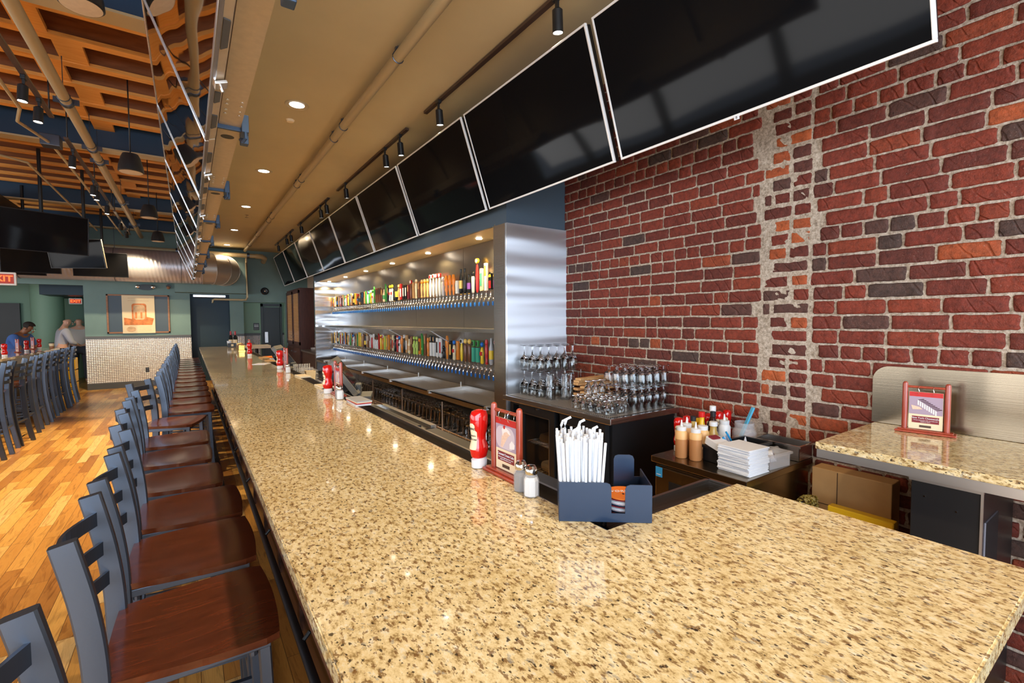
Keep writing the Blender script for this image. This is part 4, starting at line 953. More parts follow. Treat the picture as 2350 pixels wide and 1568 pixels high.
def cake_photo(card, kind):
    # flat printed picture on the card
    if kind == 0:
        b = B().prism(rrect(-.05, .056, .088, .16, .03), -.0032, -.0026, 'x'); obj('printed_plate', b, 'card_plate', card)
        b = B().prism([(.028, .094), (.018, .09), (-.012, .128), (-.03, .142), (-.018, .152), (.012, .152), (.02, .13)], -.0037, -.003, 'x'); obj('printed_cake', b, 'cake', card)
        b = B().prism([(.016, .128), (.02, .15), (.006, .162), (-.022, .15), (-.03, .138), (-.018, .14), (-.008, .146), (.008, .14)], -.0041, -.0035, 'x'); obj('printed_icing', b, 'cake_cream', card)
        b = B().prism([(-.024, .094), (-.05, .098), (-.052, .112), (-.036, .122), (-.024, .11)], -.0041, -.003, 'x'); obj('printed_cream', b, 'cake_cream', card)
        b = B().cyl((-.0042, .006, .158), (-.003, .006, .158), .006, seg=12); obj('printed_cherry', b, 'tap_red', card)
    else:
        for k in range(9):
            y = .028-k*.0075; z = .150-k*.0052
            b = B().prism([(y, z-.022), (y-.005, z-.025), (y-.005, z-.002), (y, z)], -.0036, -.003, 'x'); obj('printed_slice', b, 'cake_cream', card)
            b = B().prism([(y, z), (y-.004, z-.002), (y-.024, z+.003), (y-.02, z+.006)], -.0038, -.003, 'x'); obj('printed_topping', b, 'cake_dark', card)
        b = B().prism([(.05, .125), (.02, .118), (.01, .108), (.045, .105)], -.0036, -.003, 'x'); obj('printed_fruit', b, 'cake', card)
def shaker(loc, lb, fill, rz=0):
    t = thing('salt_shaker' if fill == 'salt_white' else 'pepper_shaker', lb, 'shaker', loc, rz, 'salt and pepper shakers')
    def sq(r, z, bb): return [bb.bm.verts.new((r*math.cos(a), r*math.sin(a), z)) for a in [PI/8+q*PI/4 for q in range(8)]]
    b = B(); b.skin([sq(r, z, b) for r, z in ((.019, 0), (.023, .003), (.023, .05), (.017, .062), (.015, .068))], smooth=False); obj('jar', b, 'clear_plastic', t)
    b = B(); b.skin([sq(r, z, b) for r, z in ((.0205, .004), (.0205, .046), (.016, .056))], smooth=False); obj('contents', b, fill, t)
    b = B().lathe([(.0165, .064), (.0175, .066), (.0175, .078), (.0155, .082), (.012, .088), (.004, .090)], seg=20); obj('cap', b, 'chrome', t); return t
RZ = 1.0705
tk = ketchup((.804, 1.362, RZ), 'red ketchup bottle standing on its white cap, nearest on the bar rail', .25)
t1 = tent((.824, 1.225, RZ), 0, 'wooden dessert card stand beside the nearest ketchup bottle', 'Coconut Cream Cake', ('Moist coconut cake layered with cream', 'topped with toasted coconut'), 'card_mauve')
cake_photo([c for c in t1.children if c.name.startswith('card')][0], 0)
shaker((.79, 1.098, RZ), 'pepper shaker with chrome cap behind the nearest salt shaker', 'pepper_grey', .3)
shaker((.788, 1.046, RZ), 'salt shaker with chrome cap, nearest on the rail beside the black caddy', 'salt_white', .3)
# black caddy with straws and coasters at the inner corner
cd = thing('bar_caddy', 'dark plastic bar caddy with straws and coasters at the inside corner of the granite', 'caddy', (.875, .855, 1.071), -.675)
W_, D_, Hc = .225, .135, .098
def wall2(poly, y): return B().prism(poly, y-.0015, y+.0015, 'y')
hW = W_/2
fp = [(-hW, 0), (hW, 0), (hW, Hc-.004)]+[(hW-.035, Hc-.004)]+[(hW-.052+.012*math.cos(a)-.0, Hc-.016+.012*math.sin(a)) for a in (PI/2, PI*.75, PI)]+[(hW-.064, .022), (.015, .022)]+[(.015-.012+.012*math.cos(a), Hc-.012+.012*math.sin(a)) for a in (0, PI/4, PI/2)]+[(-hW, Hc)]
obj('front_wall', wall2(fp, -D_/2), 'slate_plastic', cd)
bp = [(-hW, 0), (hW, 0), (hW, .07), (.095, .07)]+[(.083+.012*math.cos(a), .118+.012*math.sin(a)) for a in (0, PI/4, PI/2)]+[(.052+.012*math.cos(a), .118+.012*math.sin(a)) for a in (PI/2, PI*.75, PI)]+[(.04, .022), (.0, .022)]+[(-.012+.012*math.cos(a), .118+.012*math.sin(a)) for a in (0, PI/4, PI/2)]+[(-hW, .13)]
obj('back_wall', wall2(bp, D_/2), 'slate_plastic', cd)
for x in (-hW, -.005, hW): obj('side_wall', B().box(x-.0015, x+.0015, -D_/2, D_/2, 0, Hc-.006), 'slate_plastic', cd)
obj('tray', B().box(-hW, hW, -D_/2, D_/2, 0, .004), 'slate_plastic', cd)
Mc = cd.matrix_basis.copy()
Mc = Matrix.Translation(cd.location) @ Matrix.Rotation(-.675, 4, 'Z')
for k in range(96):
    gx, gy = k % 12, k//12
    x = -.104+gx*.0082+R.uniform(-.002, .002); y = -.056+gy*.0145+R.uniform(-.003, .003); ln = .195+R.uniform(-.008, .012)
    lx = (x+.058)*.22+R.uniform(-.004, .004); ly = (y)*.15+R.uniform(-.008, .008)
    b = B(); bend = k in (3, 20, 41, 62, 85)
    pts = [(0, 0, 0), (lx*.5, ly*.5, ln*.5), (lx, ly, ln)]
    if bend: pts += [(lx, ly, ln+.014), (lx+.004, ly, ln+.026), (lx+.016, ly, ln+.032)]
    b.tube(pts, .0034, 7)
    o = obj('straw', b, 'white_paper', loc=Mc @ Vector((x, y, .0045))); o.rotation_euler = (0, 0, -.675)
    tag(o, 'paper wrapped white straw standing in the left side of the black bar caddy', 'straw', 'wrapped straws in the caddy')
for k in range(14):
    m_ = 'coaster_orange' if k == 13 else ('white_paper', 'tap_silver_grey', 'tap_maroon', 'slate_plastic', 'card_plate')[k % 5]
    mat('coaster_orange', (.80, .20, .02), .5)
    b = B().cyl((0, 0, 0), (0, 0, .0022), .048, seg=36); o = obj('coaster', b, m_, loc=Mc @ Vector((.055, -.005, .0045+k*.0034))); o.rotation_euler = (.0, .0, 0)
    tag(o, 'round orange drink coaster on top of the stack in the caddy' if k == 13 else 'round paper coaster in the caddy stack, %s from the bottom' % (ordi(k+1) if k else 'lowest'), 'coaster', 'coasters in the caddy')
    if k == 13: text('WORLD', .018, 'white_paper', 'lettering', o, Matrix.Translation((0, .012, .0026)) @ Matrix.Rotation(-.675, 4, 'Z')); text('BEER', .012, 'tap_black', 'lettering', o, Matrix.Translation((0, -.012, .0026)) @ Matrix.Rotation(-.675, 4, 'Z'))
# second and third clusters along the rail
ketchup((.785, 3.385, RZ), 'red ketchup bottle on the rail in the second cluster, by the near register', .2)
t2 = tent((.822, 3.255, RZ), 0, 'wooden card stand in the second cluster, before the near register', 'Coconut Cream Cake', ('layered cake with cream', 'and toasted coconut'), 'card_mauve')
cake_photo([c for c in t2.children if c.name.startswith('card')][0], 0)
shaker((.79, 3.125, RZ), 'pepper shaker in the second cluster, behind the salt', 'pepper_grey'); shaker((.785, 3.07, RZ), 'salt shaker in the second cluster, before the near register', 'salt_white')
for k in range(5):
    b = B().box(-.045, .045, -.11, .11, 0, .005, .001); o = obj('folded_menu', b, ('white_paper', 'card_plate', 'tap_red', 'cream_paper', 'tap_silver_grey')[k], loc=(.84, 2.86, RZ+k*.0056), rot=(0, 0, .02*k-.04))
    o.location.z += .0
    tag(o, 'folded menu in the small stack on the bar rail, %s' % ('bottom one' if k == 0 else 'top one' if k == 4 else ordi(k+1)+' from the bottom'), 'menu', 'stacked menus on the rail')
tag(obj('menu_booklet', B().box(-.045, .045, -.10, .10, 0, .012, .002), 'cream_paper', loc=(.84, 3.75, RZ), rot=(0, 0, .05)), 'open pale menu booklet lying on the rail beyond the second ketchup bottle', 'menu')
tag(obj('menu_booklet', B().box(-.045, .045, -.11, .11, 0, .012, .002), 'cream_paper', loc=(.84, 4.55, RZ), rot=(0, 0, .05)), 'tan menu booklet on the rail before the third salt shaker', 'menu')
ketchup((.785, 5.46, RZ), 'red ketchup bottle on the rail in the third cluster', .1)
tent((.822, 5.32, RZ), 0, 'wooden card stand in the third cluster on the rail', 'Coconut Cream Cake', ('layered cake', 'with coconut'), 'card_mauve')
shaker((.785, 4.97, RZ), 'salt shaker in the third cluster on the rail', 'salt_white')
ketchup((.72, 7.75, 1.07), 'red ketchup bottle standing alone on the far part of the granite', .1)
tent((.76, 8.2, 1.07), 0, 'wooden card stand just beyond the farthest ketchup bottle', 'Coconut Cream Cake', ('layered cake', 'with coconut'), 'card_mauve')
tag(obj('place_card', B().box(-.14, .0, -.09, .09, 0, .004), 'white_paper', loc=(.76, 6.2, 1.0705), rot=(0, 0, -.5)), 'white paper sheet lying on the far part of the granite', 'paper')
for k, y in enumerate((6.6, 7.2)): tag(obj('menu_booklet', B().box(-.045, .045, -.16, .16, 0, .012, .002), 'cardboard', loc=(.84, y, RZ), rot=(0, 0, .03)), 'tan menu lying on the rail at the far part of the bar, %s' % ('nearer', 'farther')[k], 'menu')
# far end black box with cups, wine bottles and condiment tray
t = thing('napkin_caddy', 'small black caddy holding a pale cup at the far end of the granite', 'caddy', (.70, 10.75, 1.07)); 
b = B().box(-.075, .075, -.05, .05, 0, .08, .003); obj('holder', b, 'black_plastic', t); obj('badge', B().box(-.02, .02, -.053, -.05, .02, .06), 'cream_paper', t)
tag(obj('paper_cup', B().lathe([(.028, 0), (.042, .12), (.040, .12), (.026, .004)], seg=24), 'white_paper', loc=(.66, 10.86, 1.07)), 'pale flared cup of napkins behind the far black caddy', 'cup')
for k, (x, y) in enumerate(((.70, 11.05), (.775, 11.0))):
    t = thing('wine_bottle', 'dark wine bottle with red foil at the far bar end, %s' % ('left', 'right')[k], 'wine bottle', (x, y, 1.07), 0, 'wine bottles at the far bar end')
    obj('bottle', B().lathe([(.033, 0), (.037, .005), (.037, .19), (.015, .235), (.0145, .25)], seg=20), 'wine_glass', t); obj('foil', B().lathe([(.0155, .235), (.0155, .31), (.003, .312)], seg=14), 'wine_foil', t); obj('label', B().lathe([(.0375, .06), (.0375, .14)], seg=20, cap0=False, cap1=False), 'cream_paper', t)
t = thing('condiment_tray', 'brass coloured condiment organiser at the far inner edge of the bar', 'tray', (.74, 9.5, 1.07))
obj('tray', B().box(-.05, .05, -.32, .32, 0, .015), 'gold', t)
for k in range(6): obj('bin', B().box(-.045, .045, -.31+k*.105, -.215+k*.105, .015, .10+.02*(k % 2), .006), ('gold', 'frame_wood', 'chrome')[k % 3], t)
# registers
def register(x, y, rz, lb, s=1):
    t = thing('pos_terminal', lb, 'cash register', (x, y, .858), rz, 'touch-screen registers behind the bar')
    b = B().box(-.14, .14, -.12, .12, 0, .035, .006); b.box(-.06, .06, -.04, .06, .03, .12, .01); obj('base', b, 'grey_plastic', t)
    M_ = Matrix.Rotation(-.62, 3, 'X'); t.scale = (1.2, 1.2, 1.2); t.location.z = .832
    b = B().prism(rrect(-.19, .19, .0, .33, .035), -.02, .02, 'y'); b.move(Matrix.Translation((0, -.02, .05)) @ M_.to_4x4()); obj('screen_housing', b, 'pos_grey', t)
    b = B().prism(rrect(-.13, .13, .05, .27, .04), .018, .075, 'y'); 
    for q in range(10): b.box(-.09, .09, .074, .08, .09+q*.014, .096+q*.014)
    b.move(Matrix.Translation((0, -.02, .05)) @ M_.to_4x4()); obj('rear_shell', b, 'black_plastic', t)
    b = B().box(-.16, .16, -.024, -.02, .03, .28); b.move(Matrix.Translation((0, -.02, .05)) @ M_.to_4x4()); obj('screen', b, 'screen_glass', t)
    return t
mat('pos_grey', (.17, .165, .15), .35)
register(1.30, 4.5, 1.2, 'grey touch-screen register leaning behind the second ketchup cluster')
register(1.22, 7.4, 1.2, 'farther grey touch-screen register behind the third cluster')

# basket with jars
bk = thing('supply_basket', 'wire basket of jars and papers behind the third cluster', 'basket', (1.16, 6.15, .835))
b = B()
for z in (0, .05, .10, .14): b.tube([(-.12, -.16, z), (.12, -.16, z), (.12, .16, z), (-.12, .16, z)], .004, 6, True)
for k in range(9):
    for yy in (-.16, .16): b.cyl((-.12+k*.03, yy, 0), (-.12+k*.03, yy, .14), .0025, seg=5)
    for xx in (-.12, .12): b.cyl((xx, -.16+k*.04, 0), (xx, -.16+k*.04, .14), .0025, seg=5)
b.box(-.12, .12, -.16, .16, -.002, .002); obj('wire_frame', b, 'brushed_trim', bk)
for k, (x, y) in enumerate(((-.05, -.08), (.05, -.06), (.0, .06))): tag(obj('glass_jar', B().lathe([(.04, 0), (.045, .01), (.045, .13), (.035, .15), (.038, .17)], seg=18), 'clear_plastic', loc=(1.16+x, 6.15+y, .84)), 'clear jar in the wire basket behind the bar, %s' % ('left', 'right', 'rear')[k], 'jar')
for k in range(10): tag(obj('paper_packet', B().box(-.02, .02, -.0015, .0015, 0, .20), 'white_paper', loc=(1.06+.02*k, 6.285, .84), rot=(0, .03*math.cos(k*2), 1.2)), 'white paper packet standing in the wire basket behind the bar', 'paper packet', 'packets in the basket')
t = thing('white_bin', 'pale plastic bin beside the wire basket behind the bar', 'bin', (1.16, 5.85, .832)); obj('bin', B().lathe([(.06, 0), (.075, .16), (.07, .16), (.056, .01)], seg=4, ax=Matrix.Rotation(PI/4, 3, 'Z')), 'cream_paper', t)
# bar mats along the far sinks and garnish tray
t = thing('garnish_tray', 'steel garnish tray with red lids behind the far part of the bar', 'tray', (1.12, 9.3, .832)); obj('tray', B().box(-.14, .14, -.2, .2, 0, .10, .006), 'stainless', t)
for k in range(2): obj('lid', B().box(-.12, .12, -.18+k*.19, -.01+k*.19, .10, .118, .004), 'coaster_orange', t)
# far table and dark booth stools in the recess
mat('cream_marble', (.70, .58, .42), .3, nz=.12, nscale=8)
t = thing('marble_table', 'pale stone topped high table by the end wall door', 'table', (1.35, 12.9, 0)); obj('top', B().box(-.28, .28, -.28, .28, .93, 1.0, .004), 'cream_marble', t); obj('pedestal', B().cyl((0, 0, 0), (0, 0, .93), .035), 'black_metal', t); obj('foot', B().cyl((0, 0, 0), (0, 0, .02), .22, seg=24), 'black_metal', t)
# ------------------------------------------------------------ steel cabinet and brick corner at the far end of the bar
t = thing('tall_cabinet', 'tall dark wood cabinet with two lattice doors beyond the tap wall', 'cabinet', (2.52, 12.1, 0))
b = B().box(-.31, .31, 0, 1.75, 0, 2.38); obj('body', b, 'cabinet_wood', t)
for k in range(2):
    y0 = .03+k*.86
    d = B().box(-.335, -.312, y0, y0+.07, 1.0, 2.33); d.box(-.335, -.312, y0+.76, y0+.83, 1.0, 2.33); d.box(-.335, -.312, y0, y0+.83, 2.26, 2.33); d.box(-.335, -.312, y0, y0+.83, 1.0, 1.07); d = obj('door', d, 'cabinet_wood', t)
    b = B()
    for q in range(34): b.box(-.326, -.32, y0+.07, y0+.76, 1.08+q*.035, 1.092+q*.035)
    for q in range(18): b.box(-.322, -.317, y0+.08+q*.038, y0+.092+q*.038, 1.07, 2.26)
    obj('lattice', b, 'tap_tan', d)
    obj('door_handle', B().tube([(-.335, y0+(.72 if k == 0 else .1), 1.12), (-.36, y0+(.72 if k == 0 else .1), 1.13), (-.36, y0+(.72 if k == 0 else .1), 1.22), (-.335, y0+(.72 if k == 0 else .1), 1.23)], .006, 8), 'chrome', d)
    d = obj('lower_door', B().box(-.335, -.312, y0, y0+.83, .12, .92, .004), 'cabinet_wood', t); obj('door_handle', B().box(-.355, -.337, y0+(.6 if k == 0 else .1), y0+(.72 if k == 0 else .22), .80, .83), 'chrome', d)
t = thing('side_counter', 'short dark counter between the tap wall and the tall cabinet', 'counter', (2.52, 10.56, 0)); obj('body', B().box(-.3, .3, 0, 1.48, 0, .86), 'cabinet_wood', t); obj('top', B().box(-.33, .32, -.02, 1.5, .86, .90, .004), 'stainless_dark', t)
tb = thing('liquor_bottle', 'amber bottle with long neck on the short dark counter', 'bottle', (2.42, 11.3, .90)); obj('bottle', B().lathe([(.03, 0), (.036, .004), (.036, .17), (.013, .22), (.012, .29), (.014, .30)], seg=18), 'bottle_amber', tb); obj('label', B().lathe([(.0368, .04), (.0368, .14)], seg=18, cap0=False, cap1=False), 'white_paper', tb)
tag(obj('glass_bowl', B().lathe([(.03, 0), (.05, .02), (.055, .06), (.052, .06), (.046, .02)], seg=18), 'clear_plastic', loc=(2.38, 11.6, .90)), 'small glass bowl on the short dark counter', 'bowl')
tag(obj('ice_pail', B().lathe([(.05, 0), (.065, .13), (.062, .13), (.047, .005)], seg=20), 'white_plastic', loc=(2.46, 11.5, .90)), 'whitish pail on the short dark counter beside the amber bottle', 'pail')
# ------------------------------------------------------------ low stainless refrigerator with sauces and napkins
t = thing('under_counter_refrigerator', 'low stainless refrigerator by the brick wall with sauces and napkins on top', 'refrigerator', (2.48, 1.43, 0))
obj('cabinet', B().box(-.315, .34, -.255, .26, .06, .755), 'backsplash_steel', t)
obj('top', B().box(-.335, .355, -.272, .282, .765, .80, .003), 'backsplash_steel', t)
d = obj('door', B().box(-.335, -.317, -.25, .25, .10, .745, .003), 'backsplash_steel', t)
obj('recessed_handle', B().box(-.338, -.334, -.04, .16, .60, .68), 'black_metal', d)
s_ = obj('energy_sticker', B().box(-.337, -.3355, .205, .248, .69, .745), 'energy_blue', d); obj('sticker_border', B().box(-.3375, -.3368, .212, .241, .702, .706), 'white_paper', s_)
for x in (-.28, .28):
    for y in (-.2, .2): obj('caster', B().cyl((x, y, 0), (x, y, .06), .025, seg=12), 'black_plastic', t)
TZ = .801
def squeeze(x, y, lb, top='sauce_top', body='sauce_amber', h=.20, r=.033, fill=.6, spout=True):
    t = thing('squeeze_bottle', lb, 'squeeze bottle', (x, y, TZ), 0, 'squeeze bottles on the low refrigerator')
    obj('sauce', B().lathe([(r-.004, 0), (r, .006), (r, h*fill)], seg=22), body, t)
    obj('bottle', B().lathe([(r, h*fill), (r, h*.80), (r-.008, h*.88)], seg=22, cap0=False), top, t)
    c = B().lathe([(r-.007, h*.86), (r-.006, h*.99), (r-.012, h)], seg=22)
    if spout: c.lathe([(.008, h*.99), (.003, h+.035)], seg=10)
    obj('cap', c, 'white_plastic', t)
squeeze(2.245, 1.585, 'amber sauce squeeze bottle, leftmost of the three in front', h=.175)
squeeze(2.262, 1.507, 'amber sauce squeeze bottle, front middle of the three, fullest', h=.175, fill=.66)
squeeze(2.335, 1.512, 'amber sauce squeeze bottle, right one of the three', h=.18, fill=.3, spout=False)
squeeze(2.315, 1.60, 'pale topped squeeze bottle hidden behind the front three', h=.18, fill=.5)
squeeze(2.54, 1.508, 'white squeeze bottle with pointed spout between the oil bottle and the jar', 'white_plastic', 'white_plastic', .185, .034, .6)
for k, (x, y) in enumerate(((2.34, 1.672), (2.425, 1.675), (2.60, 1.64), (2.70, 1.64), (2.79, 1.64))):
    ketchup((x, y, TZ), 'red ketchup bottle on the low refrigerator, %s' % ('leftmost with its label showing', 'just right of the leftmost one', 'third from the left, behind the vinegar bottles', 'fourth from the left by the wall', 'rightmost beside the plastic jar')[k], .4)
def bottle(nm, x, y, lb, body, cap, h, r, neck=.011, lab=None):
    t = thing(nm, lb, 'bottle', (x, y, TZ))
    obj('bottle', B().lathe([(r-.003, 0), (r, .005), (r, h*.55), (neck, h*.75), (neck, h*.9)], seg=20), body, t)
    obj('cap', B().lathe([(neck+.004, h*.88), (neck+.004, h), (neck, h+.002)], seg=16), cap, t)
    if lab: obj('label', B().lathe([(r+.0006, h*.15), (r+.0006, h*.48)], seg=20, cap0=False, cap1=False), lab, t)
bottle('mustard_bottle', 2.42, 1.575, 'yellow mustard bottle with red cap on the low refrigerator', 'mustard', 'bright_red', .235, .032, .014, 'cream_paper')
bottle('mustard_bottle', 2.475, 1.625, 'yellow mustard bottle lower and behind the red-capped one', 'mustard', 'mustard', .18, .032, .02)
bottle('sauce_bottle', 2.36, 1.59, 'small dark bottle with black cap beside the mustard', 'bottle_amber', 'black_plastic', .215, .024, .012)
bottle('sauce_bottle', 2.485, 1.545, 'dark bottle with black cap between mustard and vinegar', 'dark_bottle', 'black_plastic', .235, .025, .011, 'white_paper')
bottle('vinegar_bottle', 2.545, 1.585, 'tall dark vinegar bottle with white cap, tallest on the refrigerator', 'dark_bottle', 'white_plastic', .255, .030, .014, 'white_paper')
bottle('steak_sauce_bottle', 2.425, 1.505, 'clear brown bottle with cream label in front of the vinegar', 'bottle_amber', 'white_plastic', .19, .035, .018, 'cream_paper')
# black bus tub with card, pens and till roll
t = thing('bus_tub', 'black plastic tub full of cards and pens behind the napkin stack', 'tub', (2.47, 1.392, TZ), -.1)
def tub(w, d, h, th=.003): 
    b = B(); b.box(-w/2, w/2, -d/2, d/2, 0, th); 
    for a in ((-w/2, w/2, -d/2, -d/2+th), (-w/2, w/2, d/2-th, d/2), (-w/2, -w/2+th, -d/2, d/2), (w/2-th, w/2, -d/2, d/2)): b.box(*a, 0, h)
    for a in ((-w/2-.01, w/2+.01, -d/2-.01, -d/2), (-w/2-.01, w/2+.01, d/2, d/2+.01), (-w/2-.01, -w/2, -d/2, d/2), (w/2, w/2+.01, -d/2, d/2)): b.box(*a, h-.012, h)
    return b
obj('tub', tub(.36, .15, .085), 'black_plastic', t)
cdv = thing('card_terminal', 'grey handheld card reader lying on the edge of the black tub', 'card reader', (2.285, 1.37, TZ+.088), -.2)
b = B().prism(rrect(-.045, .045, -.085, .085, .02), 0, .035); b.move(Matrix.Rotation(.25, 4, 'X')); obj('body', b, 'white_plastic', cdv)
b = B().prism(rrect(-.03, .03, .04, .078, .01), .034, .040); b.move(Matrix.Rotation(.25, 4, 'X')); obj('button_strip', b, 'tap_maroon', cdv)
for k in range(2):
    tag(obj('blue_pen', B().tube([(0, 0, 0), (-.03, .01, .06), (-.055, .02, .10), (-.07, .03, .13)], .005, 8), 'pen_blue' if 'pen_blue' in MAT else mat('pen_blue', (.01, .28, .60), .35), loc=(2.40+k*.045, 1.36+.01*k, TZ+.01+.02*k)), 'blue handled pen leaning in the black tub, %s' % ('left one', 'right, longer one')[k], 'pen')
tag(obj('receipt_card', B().box(-.055, .055, -.002, .002, 0, .13), 'card_blue' if 'card_blue' in MAT else mat('card_blue', (.55, .62, .78), .6, nz=.2, nscale=200), loc=(2.40, 1.41, TZ+.004), rot=(0, -.25, .05)), 'pale blue printed card tilted upright in the black tub', 'card')
tag(obj('paper_cone', B().cyl((0, 0, 0), (0, 0, .11), .03, .002, 20), 'white_paper', loc=(2.535, 1.38, TZ+.004)), 'white paper cone standing in the black tub', 'paper cone')
# napkins
for k in range(24):
    b = B().box(-.085, .085, -.085, .085, 0, .0042, .0012); b.box(-.083, .083, -.083, .083, .0042, .0052)
    o = obj('napkin', b, 'white_paper', loc=(2.30+R.uniform(-.004, .004), 1.262+R.uniform(-.003, .003), TZ+k*.0054), rot=(0, 0, -.06+R.uniform(-.05, .05)))
    tag(o, 'white folded paper napkin in the thick stack, %s' % ('bottom one' if k == 0 else 'top one' if k == 23 else ordi(k+1)+' from the bottom'), 'napkin', 'stack of white napkins')
t = thing('plastic_jar', 'wide clear plastic jar holding a blue brush by the brick wall', 'jar', (2.735, 1.495, TZ))
obj('jar', B().lathe([(.058, 0), (.066, .01), (.068, .09), (.06, .11), (.052, .122), (.056, .125), (.056, .15), (.052, .15), (.048, .122), (.060, .09), (.060, .012)], seg=28, cap1=False), 'clear_plastic', t); obj('contents', B().lathe([(.055, .012), (.057, .05)], seg=20), 'tap_silver_grey', t); obj('label', B().lathe([(.0687, .03), (.0689, .055)], seg=28, cap0=False, cap1=False), 'coaster_orange', t)
tag(obj('blue_scraper', B().bar((0, 0, 0), (.075, -.035, .175), .026, .012, bev=.003), 'scraper_blue' if 'scraper_blue' in MAT else mat('scraper_blue', (.10, .48, .75), .35), loc=(2.72, 1.51, TZ+.06)), 'light blue handle sticking out of the clear plastic jar', 'scraper')
t = thing('steel_pan', 'stainless steel pan of odds and ends at the right rear of the low refrigerator', 'pan', (2.75, 1.28, TZ)); b = tub(.15, .24, .085, .002); obj('pan', b, 'stainless', t)
t = thing('clear_container', 'clear plastic container with till roll and plastic wrap beside the napkins', 'container', (2.50, 1.222, TZ), -.1); obj('box', tub(.17, .10, .075, .002), 'clear_plastic', t)
tag(obj('till_roll', B().lathe([(.012, 0), (.03, 0), (.03, .05), (.012, .05)], seg=24, ax=Euler((1.2, 0, .4)).to_matrix(), cap0=False, cap1=False), 'white_paper', loc=(2.455, 1.235, TZ+.045)), 'white till roll in the clear plastic container', 'paper roll')
b = B().ball((0, 0, 0), .05, (1.0, .8, .6), 12, 8)
for v_ in b.bm.verts: v_.co *= 1+.35*mnoise.noise(v_.co*50)
tag(obj('plastic_wrap', b, 'clear_plastic', loc=(2.54, 1.22, TZ+.06)), 'crumpled clear plastic wrap in the container', 'plastic wrap')
# ------------------------------------------------------------ granite side counter by the wall
t = thing('side_counter', 'granite topped side counter against the brick wall at the right edge', 'counter', (2.5, .2, 0))
b = B().box(-.33, .335, -1.4, .68, 1.02, 1.05, .004); obj('granite_top', b, 'granite', t)
b = B().box(-.325, -.30, -1.4, .675, .985, 1.02); b.box(-.3, .33, .655, .675, .985, 1.02); obj('metal_trim', b, 'aluminium', t)
b = B().prism(rrect(-1.4, .69, 1.052, 1.335, .07, 8, (0, 1, 0, 0)), .325, .333, 'x'); obj('backsplash', b, 'backsplash_steel', t, label='brushed steel backsplash with one rounded corner')
b = B().box(-.31, .33, -.9, -.86, 0, .985); obj('end_support', b, 'black_metal', t)
t = thing('black_cabinet', 'narrow black cabinet with a silver vent under the side granite counter', 'cabinet', (2.55, .48, 0))
obj('cabinet', B().box(-.29, .25, -.095, .10, .04, .97, .002), 'black_metal', t); obj('top_rail', B().box(-.30, -.285, -.10, .105, .955, .982), 'aluminium', t)
obj('corner_trim', B().box(-.294, -.286, -.099, -.092, .04, .955), 'aluminium', t)
b = B().box(-.24, -.05, -.099, -.095, .25, .84); obj('vent', b, 'vent_silver' if 'vent_silver' in MAT else mat('vent_silver', (.42, .45, .56), .4, .6), t)
b = B()
for k in range(26): b.box(-.24+k*.0073, -.2375+k*.0073, -.1005, -.099, .25, .84)
obj('vent_fins', b, 'black_metal', t)
obj('base', B().box(-.27, .24, -.08, .08, 0, .04), 'black_plastic', t)
for k, (y, z) in enumerate(((.06, .90), (-.03, .87), (.065, .45), (-.06, .44))): obj('screw', B().cyl((-.2925, y, z), (-.29, y, z), .003, seg=8), 'chrome', t)
ts = tent((2.715, .655, 1.051), .16, 'wooden dessert card stand on the side counter before the steel backsplash', 'New York Cheesecake', ('Velvety cheesecake with chocolate and', 'raspberry layers'), 'card_mauve')
cake_photo([c for c in ts.children if c.name.startswith('card')][0], 1)
# things under the side counter
t = thing('cardboard_box', 'plain brown cardboard box standing against the brick below the side counter', 'box', (2.74, .94, 0))
b = B().box(-.03, .08, -.175, .17, .0, .785, .004); obj('box', b, 'cardboard', t)
for a in ((-.032, -.0305, -.175, .17, .60, .603), (-.032, -.0305, .05, .053, .60, .78)): obj('fold_seam', B().box(*a), 'frame_rail', t)
t = thing('yellow_bucket', 'yellow plastic mop caddy in front of the cardboard box', 'bucket', (2.54, .83, 0))
b = B().box(-.08, .08, -.12, .12, 0, .47, .01); obj('body', b, 'yellow_plastic', t)
b = B().box(-.015, .02, -.125, -.08, .46, .66, .006); b.box(-.015, .02, .08, .125, .46, .66, .006); b.box(-.025, .025, -.13, .13, .635, .67, .006); obj('handle_frame', b, 'yellow_plastic', t)
t = thing('storage_crate', 'dark crate under the side counter carrying a snack bag', 'crate', (2.46, 1.03, 0)); obj('crate', B().box(-.12, .12, -.07, .055, 0, .60, .004), 'black_plastic', t)
b = B().box(-.07, .07, -.035, .035, 0, .09, .02); bmesh.ops.subdivide_edges(b.bm, edges=b.bm.edges[:], cuts=2, use_grid_fill=True)
for v_ in b.bm.verts: v_.co += Vector((mnoise.noise(v_.co*40), mnoise.noise(v_.co*40+Vector((9, 0, 0))), mnoise.noise(v_.co*40+Vector((0, 9, 0)))))*.012
m_, n_, b_ = nt('snack_foil'); n_.links.new(ramp(n_, noise(n_, coords(n_), 60, 3), [(.42, (.02, .015, .01)), (.5, (.40, .30, .04)), (.62, (.70, .65, .30))]), b_.inputs['Base Color']); b_.inputs['Roughness'].default_value = .25; b_.inputs['Metallic'].default_value = .5
tag(obj('snack_bag', b, 'snack_foil', loc=(2.47, 1.035, .601)), 'crumpled black and yellow foil snack bag on the dark crate', 'snack bag')
